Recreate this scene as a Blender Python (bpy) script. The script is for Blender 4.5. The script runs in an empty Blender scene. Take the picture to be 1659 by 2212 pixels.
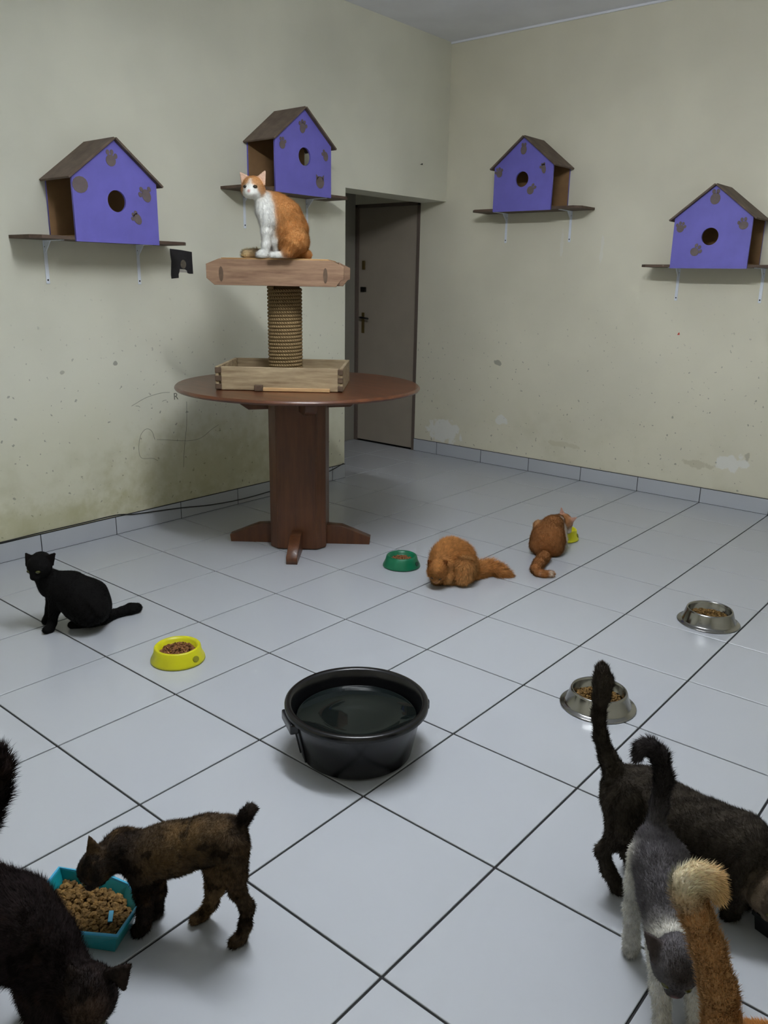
import bpy, bmesh, math, random
import numpy as np
from mathutils import Vector, Matrix

scene = bpy.context.scene
COL = scene.collection
S = 0.43                      # side of one floor tile in metres
YW = 9.92 * S                 # inner face of the back wall
ZC = 7.03 * S                 # ceiling height
XR, YF = 5.25, -2.35          # right wall, wall behind the camera
random.seed(7)
rng = np.random.default_rng(11)

# ------------------------------------------------------------------ camera
cam_data = bpy.data.cameras.new('camera')
cam_data.sensor_fit = 'HORIZONTAL'
cam_data.sensor_width = 36.0
cam_data.lens = 36.0 * 1750.59 / 1659.0
cam_data.clip_start = 0.02
cam = bpy.data.objects.new('camera', cam_data)
COL.objects.link(cam)
cr, cu, cf = (0.765374, 0.643342, 0.017694), (-0.191262, 0.201118, 0.960713), (-0.614509, 0.73869, -0.276978)
cam.matrix_world = Matrix(((cr[0], cu[0], -cf[0], 3.8560), (cr[1], cu[1], -cf[1], -1.0373),
                           (cr[2], cu[2], -cf[2], 1.3822), (0, 0, 0, 1)))
scene.camera = cam

# ------------------------------------------------------------------ world, exposure
world = bpy.data.worlds.new('world')
world.use_nodes = True
world.node_tree.nodes['Background'].inputs[0].default_value = (0.5, 0.6, 0.75, 1)
world.node_tree.nodes['Background'].inputs[1].default_value = 0.0   # closed room, no daylight
scene.world = world
scene.view_settings.view_transform = 'Standard'
scene.view_settings.look = 'None'
scene.view_settings.gamma = 1.0
scene.view_settings.use_curve_mapping = False
scene.view_settings.exposure = 0.8
scene.cycles.use_denoising = True
scene.cycles.max_bounces = 6
scene.cycles.diffuse_bounces = 4
scene.cycles.glossy_bounces = 3
scene.cycles.transmission_bounces = 3
scene.cycles.caustics_reflective = False
scene.cycles.caustics_refractive = False
scene.cycles.use_adaptive_sampling = True
scene.cycles.adaptive_threshold = 0.04
scene.cycles.use_light_tree = False          # a single pair of tubes lights the room
LAMP_STRENGTH = 112.0
LAMP_COLOR = (0.935, 0.972, 1.0)

# ------------------------------------------------------------------ helpers
def lin(c):
    out = []
    for v in c[:3]:
        v = v / 255.0
        out.append(v / 12.92 if v <= 0.04045 else ((v + 0.055) / 1.055) ** 2.4)
    return (*out, 1.0)

def set_props(o, label=None, category=None, group=None, kind=None):
    if label: o['label'] = label
    if category: o['category'] = category
    if group: o['group'] = group
    if kind: o['kind'] = kind
    return o

def empty(name, loc=(0, 0, 0), rz=0.0, parent=None):
    o = bpy.data.objects.new(name, None)
    o.empty_display_size = 0.05
    COL.objects.link(o)
    o.location = loc
    o.rotation_euler = (0, 0, rz)
    if parent: o.parent = parent
    return o

def link_mesh(name, mesh, mat=None, parent=None, loc=(0, 0, 0), rot=(0, 0, 0), smooth=False):
    o = bpy.data.objects.new(name, mesh)
    COL.objects.link(o)
    o.location = loc
    o.rotation_euler = rot
    if mat is not None and len(mesh.materials) == 0: mesh.materials.append(mat)
    if parent: o.parent = parent
    if smooth: mesh.shade_smooth()
    return o

def bm_mesh(bm, name):
    me = bpy.data.meshes.new(name)
    bm.to_mesh(me)
    bm.free()
    return me

def add_box(bm, lo, hi, bevel=0.0, seg=2):
    x0, y0, z0 = lo; x1, y1, z1 = hi
    vs = [bm.verts.new(p) for p in ((x0,y0,z0),(x1,y0,z0),(x1,y1,z0),(x0,y1,z0),(x0,y0,z1),(x1,y0,z1),(x1,y1,z1),(x0,y1,z1))]
    fs = [bm.faces.new([vs[i] for i in f]) for f in ((3,2,1,0),(4,5,6,7),(0,1,5,4),(1,2,6,5),(2,3,7,6),(3,0,4,7))]
    if bevel > 0:
        es = list({e for f in fs for e in f.edges})
        bmesh.ops.bevel(bm, geom=es, offset=bevel, segments=seg, profile=0.6, affect='EDGES')

def box_mesh(name, lo, hi, bevel=0.0, seg=2):
    bm = bmesh.new(); add_box(bm, lo, hi, bevel, seg)
    return bm_mesh(bm, name)

def box(name, lo, hi, mat, parent=None, bevel=0.0, seg=2):
    return link_mesh(name, box_mesh(name, lo, hi, bevel, seg), mat, parent)

def lathe(name, prof, n=48, close=False):
    """prof: list of (r, z); revolved about z"""
    bm = bmesh.new()
    rings = []
    for r, z in prof:
        if r < 1e-5: rings.append([bm.verts.new((0, 0, z))])
        else: rings.append([bm.verts.new((r*math.cos(2*math.pi*i/n), r*math.sin(2*math.pi*i/n), z)) for i in range(n)])
    for a, b in zip(rings, rings[1:]):
        for i in range(n):
            j = (i + 1) % n
            if len(a) == 1 and len(b) == 1: continue
            if len(a) == 1: bm.faces.new((a[0], b[j], b[i]))
            elif len(b) == 1: bm.faces.new((a[i], a[j], b[0]))
            else: bm.faces.new((a[i], a[j], b[j], b[i]))
    bmesh.ops.recalc_face_normals(bm, faces=bm.faces)
    return bm_mesh(bm, name)

def catmull(pts, sub=6):
    P = [Vector(p) for p in pts]
    P = [P[0]*2 - P[1]] + P + [P[-1]*2 - P[-2]]
    out = []
    for i in range(1, len(P) - 2):
        for k in range(sub):
            t = k / sub
            a, b, c, d = P[i-1], P[i], P[i+1], P[i+2]
            out.append(0.5*((2*b) + (c-a)*t + (2*a-5*b+4*c-d)*t*t + (3*b-a-3*c+d)*t**3))
    out.append(P[-2])
    return out

def tube(name, pts, r, n=8, radii=None):
    bm = bmesh.new(); rings = []
    up = Vector((0.13, 0.21, 0.97)).normalized()
    for i, p in enumerate(pts):
        p = Vector(p)
        t = (Vector(pts[min(i+1, len(pts)-1)]) - Vector(pts[max(i-1, 0)])).normalized()
        s = t.cross(up)
        if s.length < 1e-4: s = t.cross(Vector((1, 0, 0)))
        s.normalize(); u = s.cross(t)
        rr = radii[i] if radii else r
        rings.append([bm.verts.new(p + (s*math.cos(2*math.pi*k/n) + u*math.sin(2*math.pi*k/n))*rr) for k in range(n)])
    for a, b in zip(rings, rings[1:]):
        for k in range(n):
            bm.faces.new((a[k], a[(k+1) % n], b[(k+1) % n], b[k]))
    bm.faces.new(rings[0][::-1]); bm.faces.new(rings[-1])
    bmesh.ops.recalc_face_normals(bm, faces=bm.faces)
    return bm_mesh(bm, name)

def plate(name, outlines, thick, bevel=0.0):
    """flat shape from closed 2D outlines (the inner ones are holes); lies in local x-z, thickness along y, centred"""
    cu_ = bpy.data.curves.new(name + '_outline', 'CURVE')
    cu_.dimensions = '2D'; cu_.fill_mode = 'BOTH'; cu_.extrude = thick/2 - bevel; cu_.bevel_depth = bevel; cu_.bevel_resolution = 1
    for ol in outlines:
        sp = cu_.splines.new('POLY'); sp.points.add(len(ol) - 1)
        for pt, (x, z) in zip(sp.points, ol): pt.co = (x, z, 0, 1)
        sp.use_cyclic_u = True
    tmp = bpy.data.objects.new(name + '_tmp', cu_)
    COL.objects.link(tmp)
    dg = bpy.context.evaluated_depsgraph_get()
    me = bpy.data.meshes.new_from_object(tmp.evaluated_get(dg))
    bpy.data.objects.remove(tmp); bpy.data.curves.remove(cu_)
    me.transform(Matrix.Rotation(math.radians(90), 4, 'X'))
    me.name = name
    me.materials.clear()
    return me

def circle(cx, cz, rx, rz=None, n=24, rot=0.0):
    rz = rz or rx
    out = []
    for i in range(n):
        a = 2*math.pi*i/n
        x, z = rx*math.cos(a), rz*math.sin(a)
        out.append((cx + x*math.cos(rot) - z*math.sin(rot), cz + x*math.sin(rot) + z*math.cos(rot)))
    return out

# ------------------------------------------------------------------ materials
class NT:
    def __init__(self, name):
        self.m = bpy.data.materials.new(name); self.m.use_nodes = True
        self.t = self.m.node_tree; self.n = self.t.nodes; self.l = self.t.links
        self.b = self.n['Principled BSDF']
    def node(self, typ, **kw):
        nd = self.n.new(typ)
        for k, v in kw.items(): setattr(nd, k, v)
        return nd
    def put(self, sock, val):
        if hasattr(val, 'is_linked') or hasattr(val, 'links'): self.l.new(val, sock)
        else: sock.default_value = val
    def coord(self, kind='Object'): return self.node('ShaderNodeTexCoord').outputs[kind]
    def pos(self): return self.node('ShaderNodeNewGeometry').outputs['Position']
    def mapping(self, vec, scale=(1, 1, 1), loc=(0, 0, 0), rot=(0, 0, 0)):
        nd = self.node('ShaderNodeMapping')
        self.l.new(vec, nd.inputs[0]); nd.inputs[1].default_value = loc; nd.inputs[2].default_value = rot; nd.inputs[3].default_value = scale
        return nd.outputs[0]
    def noise(self, vec, scale, detail=4, rough=0.55, out='Fac'):
        nd = self.node('ShaderNodeTexNoise')
        self.l.new(vec, nd.inputs['Vector']); nd.inputs['Scale'].default_value = scale; nd.inputs['Detail'].default_value = detail; nd.inputs['Roughness'].default_value = rough
        return nd.outputs[out]
    def ramp(self, fac, stops):
        nd = self.node('ShaderNodeValToRGB'); self.l.new(fac, nd.inputs[0])
        el = nd.color_ramp.elements
        while len(el) < len(stops): el.new(0.5)
        for e, (p, c) in zip(el, stops):
            e.position = p; e.color = c if len(c) == 4 else (*c, 1)
        return nd.outputs[0]
    def mr(self, v, a, b, c=0.0, d=1.0, smooth=True):
        nd = self.node('ShaderNodeMapRange'); nd.interpolation_type = 'SMOOTHSTEP' if smooth else 'LINEAR'
        self.l.new(v, nd.inputs[0])
        for i, x in enumerate((a, b, c, d)): nd.inputs[i+1].default_value = x
        return nd.outputs[0]
    def math(self, op, a, b=0.0):
        nd = self.node('ShaderNodeMath', operation=op); self.put(nd.inputs[0], a); self.put(nd.inputs[1], b)
        return nd.outputs[0]
    def mix(self, fac, a, b, blend='MIX'):
        nd = self.node('ShaderNodeMix', data_type='RGBA', blend_type=blend)
        self.put(nd.inputs[0], fac); self.put(nd.inputs[6], a); self.put(nd.inputs[7], b)
        return nd.outputs[2]
    def bump(self, h, strength=0.2, dist=0.002):
        nd = self.node('ShaderNodeBump'); self.l.new(h, nd.inputs['Height']); nd.inputs['Strength'].default_value = strength; nd.inputs['Distance'].default_value = dist
        self.l.new(nd.outputs[0], self.b.inputs['Normal'])
    def set(self, base=None, rough=None, metal=None, spec=None, coat=None):
        if base is not None: self.put(self.b.inputs['Base Color'], base)
        if rough is not None: self.put(self.b.inputs['Roughness'], rough)
        if metal is not None: self.b.inputs['Metallic'].default_value = metal
        if spec is not None: self.b.inputs['Specular IOR Level'].default_value = spec
        if coat is not None: self.b.inputs['Coat Weight'].default_value = coat
        return self.m

def simple(name, rgb, rough=0.5, metal=0.0, spec=0.5, var=0.0, scale=20.0, bump=0.0, coat=0.0):
    t = NT(name); c = lin(rgb)
    base = c
    if var > 0:
        nz = t.noise(t.coord(), scale, 5)
        f = t.mr(nz, 0.3, 0.7, 1.0 - var, 1.0 + var, smooth=False)
        nd = t.node('ShaderNodeVectorMath', operation='SCALE'); nd.inputs[0].default_value = c[:3]; t.l.new(f, nd.inputs[3])
        base = nd.outputs[0]
    if bump > 0: t.bump(t.noise(t.coord(), scale*3, 4), bump, 0.002)
    return t.set(base, rough, metal, spec, coat)

def wood(name, dark, light, rough=0.5, stretch=(1, 12, 12), scale=3.0, spec=0.4, coat=0.0, bump=0.1):
    t = NT(name)
    v = t.mapping(t.coord(), scale=stretch)
    n1 = t.noise(v, scale, 6, 0.6); n2 = t.noise(t.mapping(t.coord(), scale=tuple(s*0.35 for s in stretch)), scale, 3)
    f = t.math('ADD', t.math('MULTIPLY', n1, 0.7), t.math('MULTIPLY', n2, 0.3))
    base = t.ramp(f, [(0.34, lin(dark)), (0.64, lin(light))])
    if bump: t.bump(n1, bump, 0.002)
    return t.set(base, rough, 0, spec, coat)

def wall_material(name, rgb, stains=(), zstain=0.0, zcol=(172, 166, 112)):
    """paint with faint mottling; stains: (point, radius3, colour, strength)"""
    t = NT(name); pos = t.pos()
    n_big = t.noise(pos, 1.3, 3); n_mid = t.noise(pos, 6.0, 4) if zstain > 0 else None; n_fine = t.noise(pos, 45.0, 1)
    base = t.mix(t.mr(n_big, 0.3, 0.7), lin(tuple(v*0.965 for v in rgb)), lin(tuple(min(255, v*1.02) for v in rgb)))
    # dirt climbing from the floor
    if zstain > 0:
        sep = t.node('ShaderNodeSeparateXYZ'); t.l.new(pos, sep.inputs[0]); z = sep.outputs[2]
        h = t.mr(t.math('ADD', z, t.math('MULTIPLY', t.math('SUBTRACT', n_big, 0.5), -0.9)), 0.95, 0.12)
        base = t.mix(t.math('MULTIPLY', h, 0.55*zstain), base, lin(zcol))
        hm = t.math('MULTIPLY', t.mr(n_mid, 0.42, 0.75), t.mr(z, 0.75, 0.1))
        base = t.mix(t.math('MULTIPLY', hm, 0.65*zstain), base, lin((140, 136, 78)))
        sp = t.math('MULTIPLY', t.mr(t.noise(pos, 26.0, 3, 0.7), 0.66, 0.72), t.mr(z, 0.7, 0.12))
        base = t.mix(t.math('MULTIPLY', sp, 0.5*zstain), base, lin((66, 62, 40)))
        # scuff specks over the lower half
        sp2 = t.math('MULTIPLY', t.mr(t.noise(pos, 38.0, 2, 0.4), 0.69, 0.73), t.mr(z, 1.5, 0.6))
        base = t.mix(t.math('MULTIPLY', sp2, 0.5), base, lin((70, 68, 60)))
    if stains: nz = t.math('MULTIPLY', t.math('SUBTRACT', t.noise(pos, 16.0, 3), 0.5), 2.2)
    for (p, rad, col, st) in stains:
        sub = t.node('ShaderNodeVectorMath', operation='SUBTRACT'); t.l.new(pos, sub.inputs[0]); sub.inputs[1].default_value = p
        dv = t.node('ShaderNodeVectorMath', operation='DIVIDE'); t.l.new(sub.outputs[0], dv.inputs[0]); dv.inputs[1].default_value = rad
        ln = t.node('ShaderNodeVectorMath', operation='LENGTH'); t.l.new(dv.outputs[0], ln.inputs[0])
        m = t.mr(t.math('ADD', ln.outputs['Value'], nz), *((1.5, 0.1) if max(rad[:2]) > 0.35 else (1.05, 0.8)))
        base = t.mix(t.math('MULTIPLY', m, st), base, lin(col))
    t.bump(n_fine, 0.12, 0.002)
    return t.set(base, 0.55, 0, 0.35)

M = {}
M['wall_l'] = wall_material('wall_paint_left', (226, 225, 208), zstain=0.5, stains=[
    ((0, 1.95, 0.28), (0.4, 0.60, 0.26), (158, 150, 80), 0.34), ((0, 0.85, 0.16), (0.4, 0.7, 0.09), (160, 156, 96), 0.4),
    ((0, 1.365, 0.927), (0.1, 0.012, 0.012), (100, 98, 88), 0.6), ((0, 1.063, 0.901), (0.1, 0.015, 0.01), (130, 128, 110), 0.5)])
M['wall_r'] = wall_material('wall_paint_back', (227, 223, 203), zstain=0.22, zcol=(150, 140, 96), stains=[
    ((0.06, YW, 0.20), (0.16, 0.3, 0.10), (236, 238, 238), 0.55), ((0.605, YW, 0.355), (0.06, 0.2, 0.035), (236, 238, 238), 0.5),
    ((2.318, YW, 0.285), (0.09, 0.2, 0.06), (236, 238, 238), 0.5), ((2.09, YW, 0.25), (0.11, 0.2, 0.03), (176, 168, 138), 0.4),
    ((2.411, YW, 0.351), (0.02, 0.1, 0.03), (140, 134, 112), 0.5), ((0.534, YW, 0.79), (0.03, 0.1, 0.025), (120, 118, 104), 0.6),
    ((1.0, YW, 1.63), (0.012, 0.1, 0.12), (236, 238, 238), 0.25), ((1.3, YW, 1.6), (0.012, 0.1, 0.12), (236, 238, 238), 0.25),
    ((1.126, YW, 0.242), (0.12, 0.1, 0.02), (186, 178, 146), 0.35)])
M['wall_plain'] = wall_material('wall_paint_plain', (227, 223, 203))
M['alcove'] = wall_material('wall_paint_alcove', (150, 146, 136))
M['ceiling'] = simple('ceiling_paint', (240, 242, 250), 0.7, var=0.04, scale=3)
M['grout'] = simple('grout', (40, 40, 42), 0.9, var=0.2)
def tile_material():
    t = NT('ceramic_tile'); pos = t.pos()
    n = t.noise(pos, 0.5, 2, 0.3)
    base = t.mix(t.mr(n, 0.3, 0.7), lin(tuple(v*0.975 for v in (183, 187, 193))), lin((183, 187, 193)))
    return t.set(base, 0.25, 0, 0.5)
M['tile'] = tile_material()
M['door'] = simple('door_paint', (160, 150, 136), 0.5, var=0.05, scale=4)
M['door_dark'] = simple('door_frame_paint', (104, 92, 84), 0.5, var=0.06)
M['metal_dark'] = simple('dark_metal', (46, 44, 42), 0.4, 0.8)
M['brass'] = simple('dull_brass', (120, 104, 62), 0.4, 0.8)
M['purple'] = simple('purple_paint', (110, 105, 192), 0.55, var=0.07, scale=9, bump=0.05)
M['mdf'] = simple('raw_board', (140, 108, 72), 0.8, var=0.12, scale=12)
M['roof'] = wood('brown_roof_board', (84, 70, 60), (118, 102, 88), 0.7, stretch=(2, 2, 2), scale=6)
M['shelf'] = wood('brown_shelf_board', (74, 58, 48), (104, 86, 72), 0.65, stretch=(1.5, 10, 10), scale=4)
M['paw'] = simple('brown_paw_paint', (106, 94, 92), 0.7, var=0.12, scale=30)
M['bracket'] = simple('white_bracket', (232, 238, 248), 0.45, var=0.03)
M['screw'] = simple('screw_head', (40, 38, 38), 0.4, 0.7)
M['table'] = wood('red_brown_varnish', (74, 42, 24), (106, 62, 36), 0.34, stretch=(1.2, 7, 7), scale=3.5, coat=0.25, bump=0.03)
M['table_leg'] = wood('red_brown_pedestal', (72, 43, 25), (100, 60, 34), 0.42, stretch=(8, 8, 1.0), scale=3.5, coat=0.1, bump=0.03)
M['pallet'] = wood('pale_crate_wood', (128, 108, 82), (186, 168, 136), 0.75, stretch=(1.5, 14, 14), scale=4, bump=0.2)
M['pallet_end'] = simple('crate_end_grain', (92, 74, 58), 0.85, var=0.25, scale=40)
M['pallet2'] = wood('brown_crate_wood', (116, 88, 68), (160, 130, 104), 0.75, stretch=(1.5, 14, 14), scale=4, bump=0.2)
M['ply'] = wood('thin_plywood', (176, 138, 96), (212, 176, 128), 0.7, stretch=(1, 8, 8), scale=4)
M['cord'] = simple('black_cord', (22, 22, 22), 0.5)
M['black_plastic'] = simple('black_plastic', (15, 15, 18), 0.24, spec=0.5, var=0.1, scale=30)
M['green_plastic'] = simple('green_plastic', (10, 104, 70), 0.35, var=0.05)
M['green_shade'] = simple('green_recess_shade', (8, 58, 42), 0.5)  # darker green imitating the shade inside the finger recess
M['yellow_plastic'] = simple('yellow_plastic', (206, 202, 18), 0.38, var=0.04)
M['yellow_shade'] = simple('yellow_recess_shade', (130, 128, 16), 0.5)  # yellow darkened to paint in the shade of the finger recess
M['teal'] = simple('teal_plastic', (22, 138, 146), 0.3, var=0.05)
M['teal_light'] = simple('light_blue_rim', (70, 168, 206), 0.25)
M['steel'] = simple('brushed_steel', (158, 157, 155), 0.17, 1.0)
M['rubber'] = simple('rubber_ring', (30, 30, 30), 0.7)
M['poster'] = simple('black_torn_paper', (26, 24, 30), 0.55, var=0.3, scale=40)
M['paper'] = simple('pale_paper', (178, 174, 166), 0.8, var=0.06, scale=60)
M['print_brown'] = simple('printed_face_patch', (92, 84, 72), 0.7, var=0.35, scale=50)
M['pencil'] = simple('pencil_line', (120, 120, 106), 0.9)
M['red'] = simple('red_sticker', (200, 70, 52), 0.6)
M['lamp_body'] = simple('lamp_enamel', (220, 222, 220), 0.4)
def rope_material():
    t = NT('sisal_rope')
    w = t.node('ShaderNodeTexWave', wave_type='BANDS', bands_direction='DIAGONAL'); t.l.new(t.coord('UV'), w.inputs['Vector'])
    w.inputs['Scale'].default_value = 1.0; w.inputs['Distortion'].default_value = 0.6
    n = t.noise(t.coord(), 60, 4)
    base = t.mix(t.mr(t.math('ADD', t.math('MULTIPLY', w.outputs['Fac'], 0.6), t.math('MULTIPLY', n, 0.4)), 0.2, 0.75), lin((84, 66, 44)), lin((160, 136, 98)))
    t.bump(w.outputs['Fac'], 0.3, 0.003)
    return t.set(base, 0.9, 0, 0.2)
M['rope'] = rope_material()
def kibble_material(name, dark, light):
    t = NT(name)
    info = t.noise(t.pos(), 70, 2)
    return t.set(t.ramp(info, [(0.3, lin(dark)), (0.7, lin(light))]), 0.8, 0, 0.3)
M['kibble'] = kibble_material('brown_kibble', (96, 60, 36), (152, 104, 64))
M['kibble2'] = kibble_material('golden_kibble', (84, 63, 32), (136, 104, 56))
def water_material():
    t = NT('water'); b = t.b
    b.inputs['Base Color'].default_value = lin((30, 40, 40)); b.inputs['Roughness'].default_value = 0.03
    b.inputs['Transmission Weight'].default_value = 0.6; b.inputs['IOR'].default_value = 1.33
    t.bump(t.noise(t.coord(), 12, 2), 0.03, 0.003)
    return t.m
M['water'] = water_material()
def emitter(name, color, strength):
    t = NT(name); t.b.inputs['Base Color'].default_value = (0.8, 0.8, 0.8, 1)
    t.b.inputs['Emission Color'].default_value = (*color, 1); t.b.inputs['Emission Strength'].default_value = strength
    return t.m
M['tube_light'] = emitter('fluorescent_glow', LAMP_COLOR, LAMP_STRENGTH)

# ------------------------------------------------------------------ the room
T_WALL = 0.236
Y_OPEN, Z_OPEN = 7.31*S, 4.53*S
X_ALC = -2.14*S
floor = set_props(box('floor', (X_ALC-0.1, YF-0.1, -0.12), (XR+0.1, YW+0.1, -0.0045), M['grout']), kind='structure')
GAP = 0.0032
tile_meshes = {}
def floor_tile(x0, x1, y0, y1):
    w, d = round(x1-x0, 4), round(y1-y0, 4)
    if (w, d) not in tile_meshes:
        me = box_mesh('tile', (GAP, GAP, -0.009), (w-GAP, d-GAP, 0.0), bevel=0.0012, seg=1)
        me.materials.append(M['tile']); tile_meshes[(w, d)] = me
    link_mesh('tile', tile_meshes[(w, d)], None, floor, (x0, y0, 0))
for iu in range(-5, 10):
    y0, y1 = iu*S, min((iu+1)*S, YW)
    y0 = max(y0, YF)
    for iv in range(-5, 13):
        x0, x1 = iv*S, min((iv+1)*S, XR)
        if x0 < X_ALC: x0 = X_ALC
        if x1 <= X_ALC + 0.01 or x1 - x0 < 0.02 or y1 - y0 < 0.02: continue
        if iv < 0 and y1 <= Y_OPEN: continue
        ya = max(y0, Y_OPEN) if iv < 0 else y0
        floor_tile(x0, x1, ya, y1)

def wall(name, boxes, mat):
    bm = bmesh.new()
    for lo, hi in boxes: add_box(bm, lo, hi)
    return set_props(link_mesh(name, bm_mesh(bm, name), mat), kind='structure')
wall_left = wall('wall_left', [((-T_WALL, YF, 0), (0, Y_OPEN, ZC)), ((-T_WALL, Y_OPEN, Z_OPEN), (0, YW, ZC))], M['wall_l'])
X_DOOR = -0.56*S
wall_back = wall('wall_back', [((X_DOOR, YW, 0), (XR+0.1, YW+0.12, ZC)), ((X_ALC-0.1, YW, 4.56*S), (X_DOOR, YW+0.12, ZC))], M['wall_r'])
wall('wall_right', [((XR, YF, 0), (XR+0.12, YW, ZC))], M['wall_plain'])
wall('wall_front', [((-T_WALL, YF-0.12, 0), (XR+0.12, YF, ZC))], M['wall_plain'])
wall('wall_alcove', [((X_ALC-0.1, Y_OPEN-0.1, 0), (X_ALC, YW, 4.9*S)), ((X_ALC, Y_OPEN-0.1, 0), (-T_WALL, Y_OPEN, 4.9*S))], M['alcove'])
set_props(box('ceiling', (-T_WALL, YF-0.12, ZC), (XR+0.12, YW+0.12, ZC+0.1), M['ceiling']), kind='structure')
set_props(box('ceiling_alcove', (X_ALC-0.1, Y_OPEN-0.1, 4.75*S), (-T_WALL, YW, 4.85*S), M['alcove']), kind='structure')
# thin moulding where the back wall meets the ceiling
tm = bmesh.new(); add_box(tm, (0.0, YW-0.012, ZC-0.014), (XR, YW, ZC), bevel=0.003)
set_props(link_mesh('trim_1', bm_mesh(tm, 'trim_1'), M['ceiling']), kind='structure')

# skirting of cut tiles
SK_H, SK_T = 0.098, 0.010
def skirting(name, lo, hi):
    return set_props(box(name, lo, hi, M['grout']), kind='structure')
sk_l = skirting('baseboard_left', (0.0005, YF, 0.0), (SK_T*0.8, Y_OPEN, SK_H+0.003))
for iu in range(-5, 8):
    y0, y1 = max(iu*S, YF), min((iu+1)*S, Y_OPEN)
    if y1 - y0 < 0.03: continue
    link_mesh('tile', box_mesh('tile', (0, GAP*0.7, 0.002), (SK_T, y1-y0-GAP*0.7, SK_H), 0.001, 1), M['tile'], sk_l, (0.0005, y0, 0))
sk_b = skirting('baseboard_back', (X_DOOR, YW-SK_T*0.8, 0.0), (XR, YW-0.0005, SK_H+0.003))
for iv in range(-1, 13):
    x0, x1 = max(iv*S, X_DOOR), min((iv+1)*S, XR)
    if x1 - x0 < 0.03: continue
    link_mesh('tile', box_mesh('tile', (GAP*0.7, -SK_T, 0.002), (x1-x0-GAP*0.7, 0, SK_H), 0.001, 1), M['tile'], sk_b, (x0, YW-0.0005, 0))
sk_e = skirting('baseboard_end', (-T_WALL, Y_OPEN+0.0005, 0.0), (0.0, Y_OPEN+SK_T*0.6, SK_H-0.003))

# the door in the recess
door = set_props(empty('door_1', (X_DOOR, YW, 0)), kind='structure')
dw = X_DOOR - X_ALC
link_mesh('door_leaf', box_mesh('door_leaf', (-dw+0.03, 0.012, 0.010), (-0.03, 0.05, 4.50*S), 0.003), M['door'], door)
fr = bmesh.new()
add_box(fr, (-0.03, -0.004, 0), (0.0, 0.06, 4.56*S), 0.002); add_box(fr, (-dw, -0.004, 0), (-dw+0.03, 0.06, 4.56*S), 0.002)
add_box(fr, (-dw, -0.004, 4.50*S), (0, 0.06, 4.56*S), 0.002)
link_mesh('door_frame', bm_mesh(fr, 'door_frame'), M['door_dark'], door)
box('door_backing', (-dw, 0.06, 0), (0, 0.1, 4.56*S), M['door_dark'], door)
# lock, handle and plate
hx = -dw + 0.085
link_mesh('lock_plate', box_mesh('lock_plate', (hx-0.014, 0.006, 0.93), (hx+0.014, 0.0125, 1.10), 0.002), M['brass'], door)
hb = tube('door_handle', [(hx, 0.01, 1.06), (hx, -0.035, 1.06), (hx+0.02, -0.042, 1.06), (hx+0.10, -0.042, 1.055)], 0.008, 10)
link_mesh('door_handle', hb, M['metal_dark'], door, smooth=True)
link_mesh('door_bolt', box_mesh('door_bolt', (hx-0.02, -0.006, 1.27), (hx+0.03, 0.0125, 1.31), 0.003), M['metal_dark'], door)
link_mesh('upper_catch', box_mesh('upper_catch', (hx-0.006, -0.004, 1.45), (hx+0.018, 0.0125, 1.52), 0.003), M['brass'], door)

# ------------------------------------------------------------------ fluorescent lamp hung under the ceiling
LX, LY, LZ = (5.7*S, 1.76*S, 6.2*S)
lamp = set_props(empty('fluorescent_lamp', (LX, LY, LZ)), 'white twin tube fluorescent lamp hanging below the ceiling', 'lamp')
hs = bmesh.new(); add_box(hs, (-0.62, -0.02, 0.0), (0.62, 0.02, 0.06), bevel=0.006)
link_mesh('housing', bm_mesh(hs, 'housing'), M['lamp_body'], lamp)
for sy in (-0.044, 0.044):
    link_mesh('glow_tube', tube('glow_tube', [(-0.59, sy, 0), (-0.2, sy, 0), (0.2, sy, 0), (0.59, sy, 0)], 0.013, 12), M['tube_light'], lamp, smooth=True)
for sx in (-0.605, 0.605):
    link_mesh('end_socket', box_mesh('end_socket', (sx-0.015, -0.062, -0.018), (sx+0.015, 0.062, 0.03), 0.003), M['lamp_body'], lamp)
for sx in (-0.4, 0.4):
    link_mesh('hanging_rod', tube('hanging_rod', [(sx, 0, 0.055), (sx, 0, ZC-LZ)], 0.005, 8), M['lamp_body'], lamp)

# ------------------------------------------------------------------ cat houses on wall shelves
PAW_TOES = ((-0.95, 0.62), (-0.36, 1.18), (0.36, 1.18), (0.95, 0.62))
def paw_mesh(r, rot, toes=(0, 1, 2, 3), pad=(1.0, 1.0), ears=False):
    bm = bmesh.new()
    def blob(cx, cz, rx, rz):
        pts = circle(cx, cz, rx, rz, 14)
        lo_, hi_ = [], []
        for x, z in pts:
            X, Z = x*math.cos(rot)-z*math.sin(rot), x*math.sin(rot)+z*math.cos(rot)
            lo_.append(bm.verts.new((X, 0.0004, Z))); hi_.append(bm.verts.new((X, -0.0012, Z)))
        bm.faces.new(hi_); bm.faces.new(lo_[::-1])
        for i in range(len(pts)):
            j = (i+1) % len(pts); bm.faces.new((lo_[i], lo_[j], hi_[j], hi_[i]))
    blob(0, 0, r*pad[0], r*pad[1])
    for k in toes:
        tx, tz = PAW_TOES[k]; blob(tx*r*1.15, tz*r*1.15, r*0.36, r*0.46)
    if ears:
        for sx in (-1, 1):
            vs = [bm.verts.new((sx*r*a, -0.0012, r*b)) for a, b in ((0.35, 0.8), (0.95, 1.25), (0.9, 0.3))]
            vs2 = [bm.verts.new((sx*r*a, 0.0004, r*b)) for a, b in ((0.35, 0.8), (0.95, 1.25), (0.9, 0.3))]
            bm.faces.new(vs); bm.faces.new(vs2[::-1])
            for i in range(3): bm.faces.new((vs[i], vs[(i+1) % 3], vs2[(i+1) % 3], vs2[i]))
    bmesh.ops.recalc_face_normals(bm, faces=bm.faces)
    return bm_mesh(bm, 'paw_print')

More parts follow.
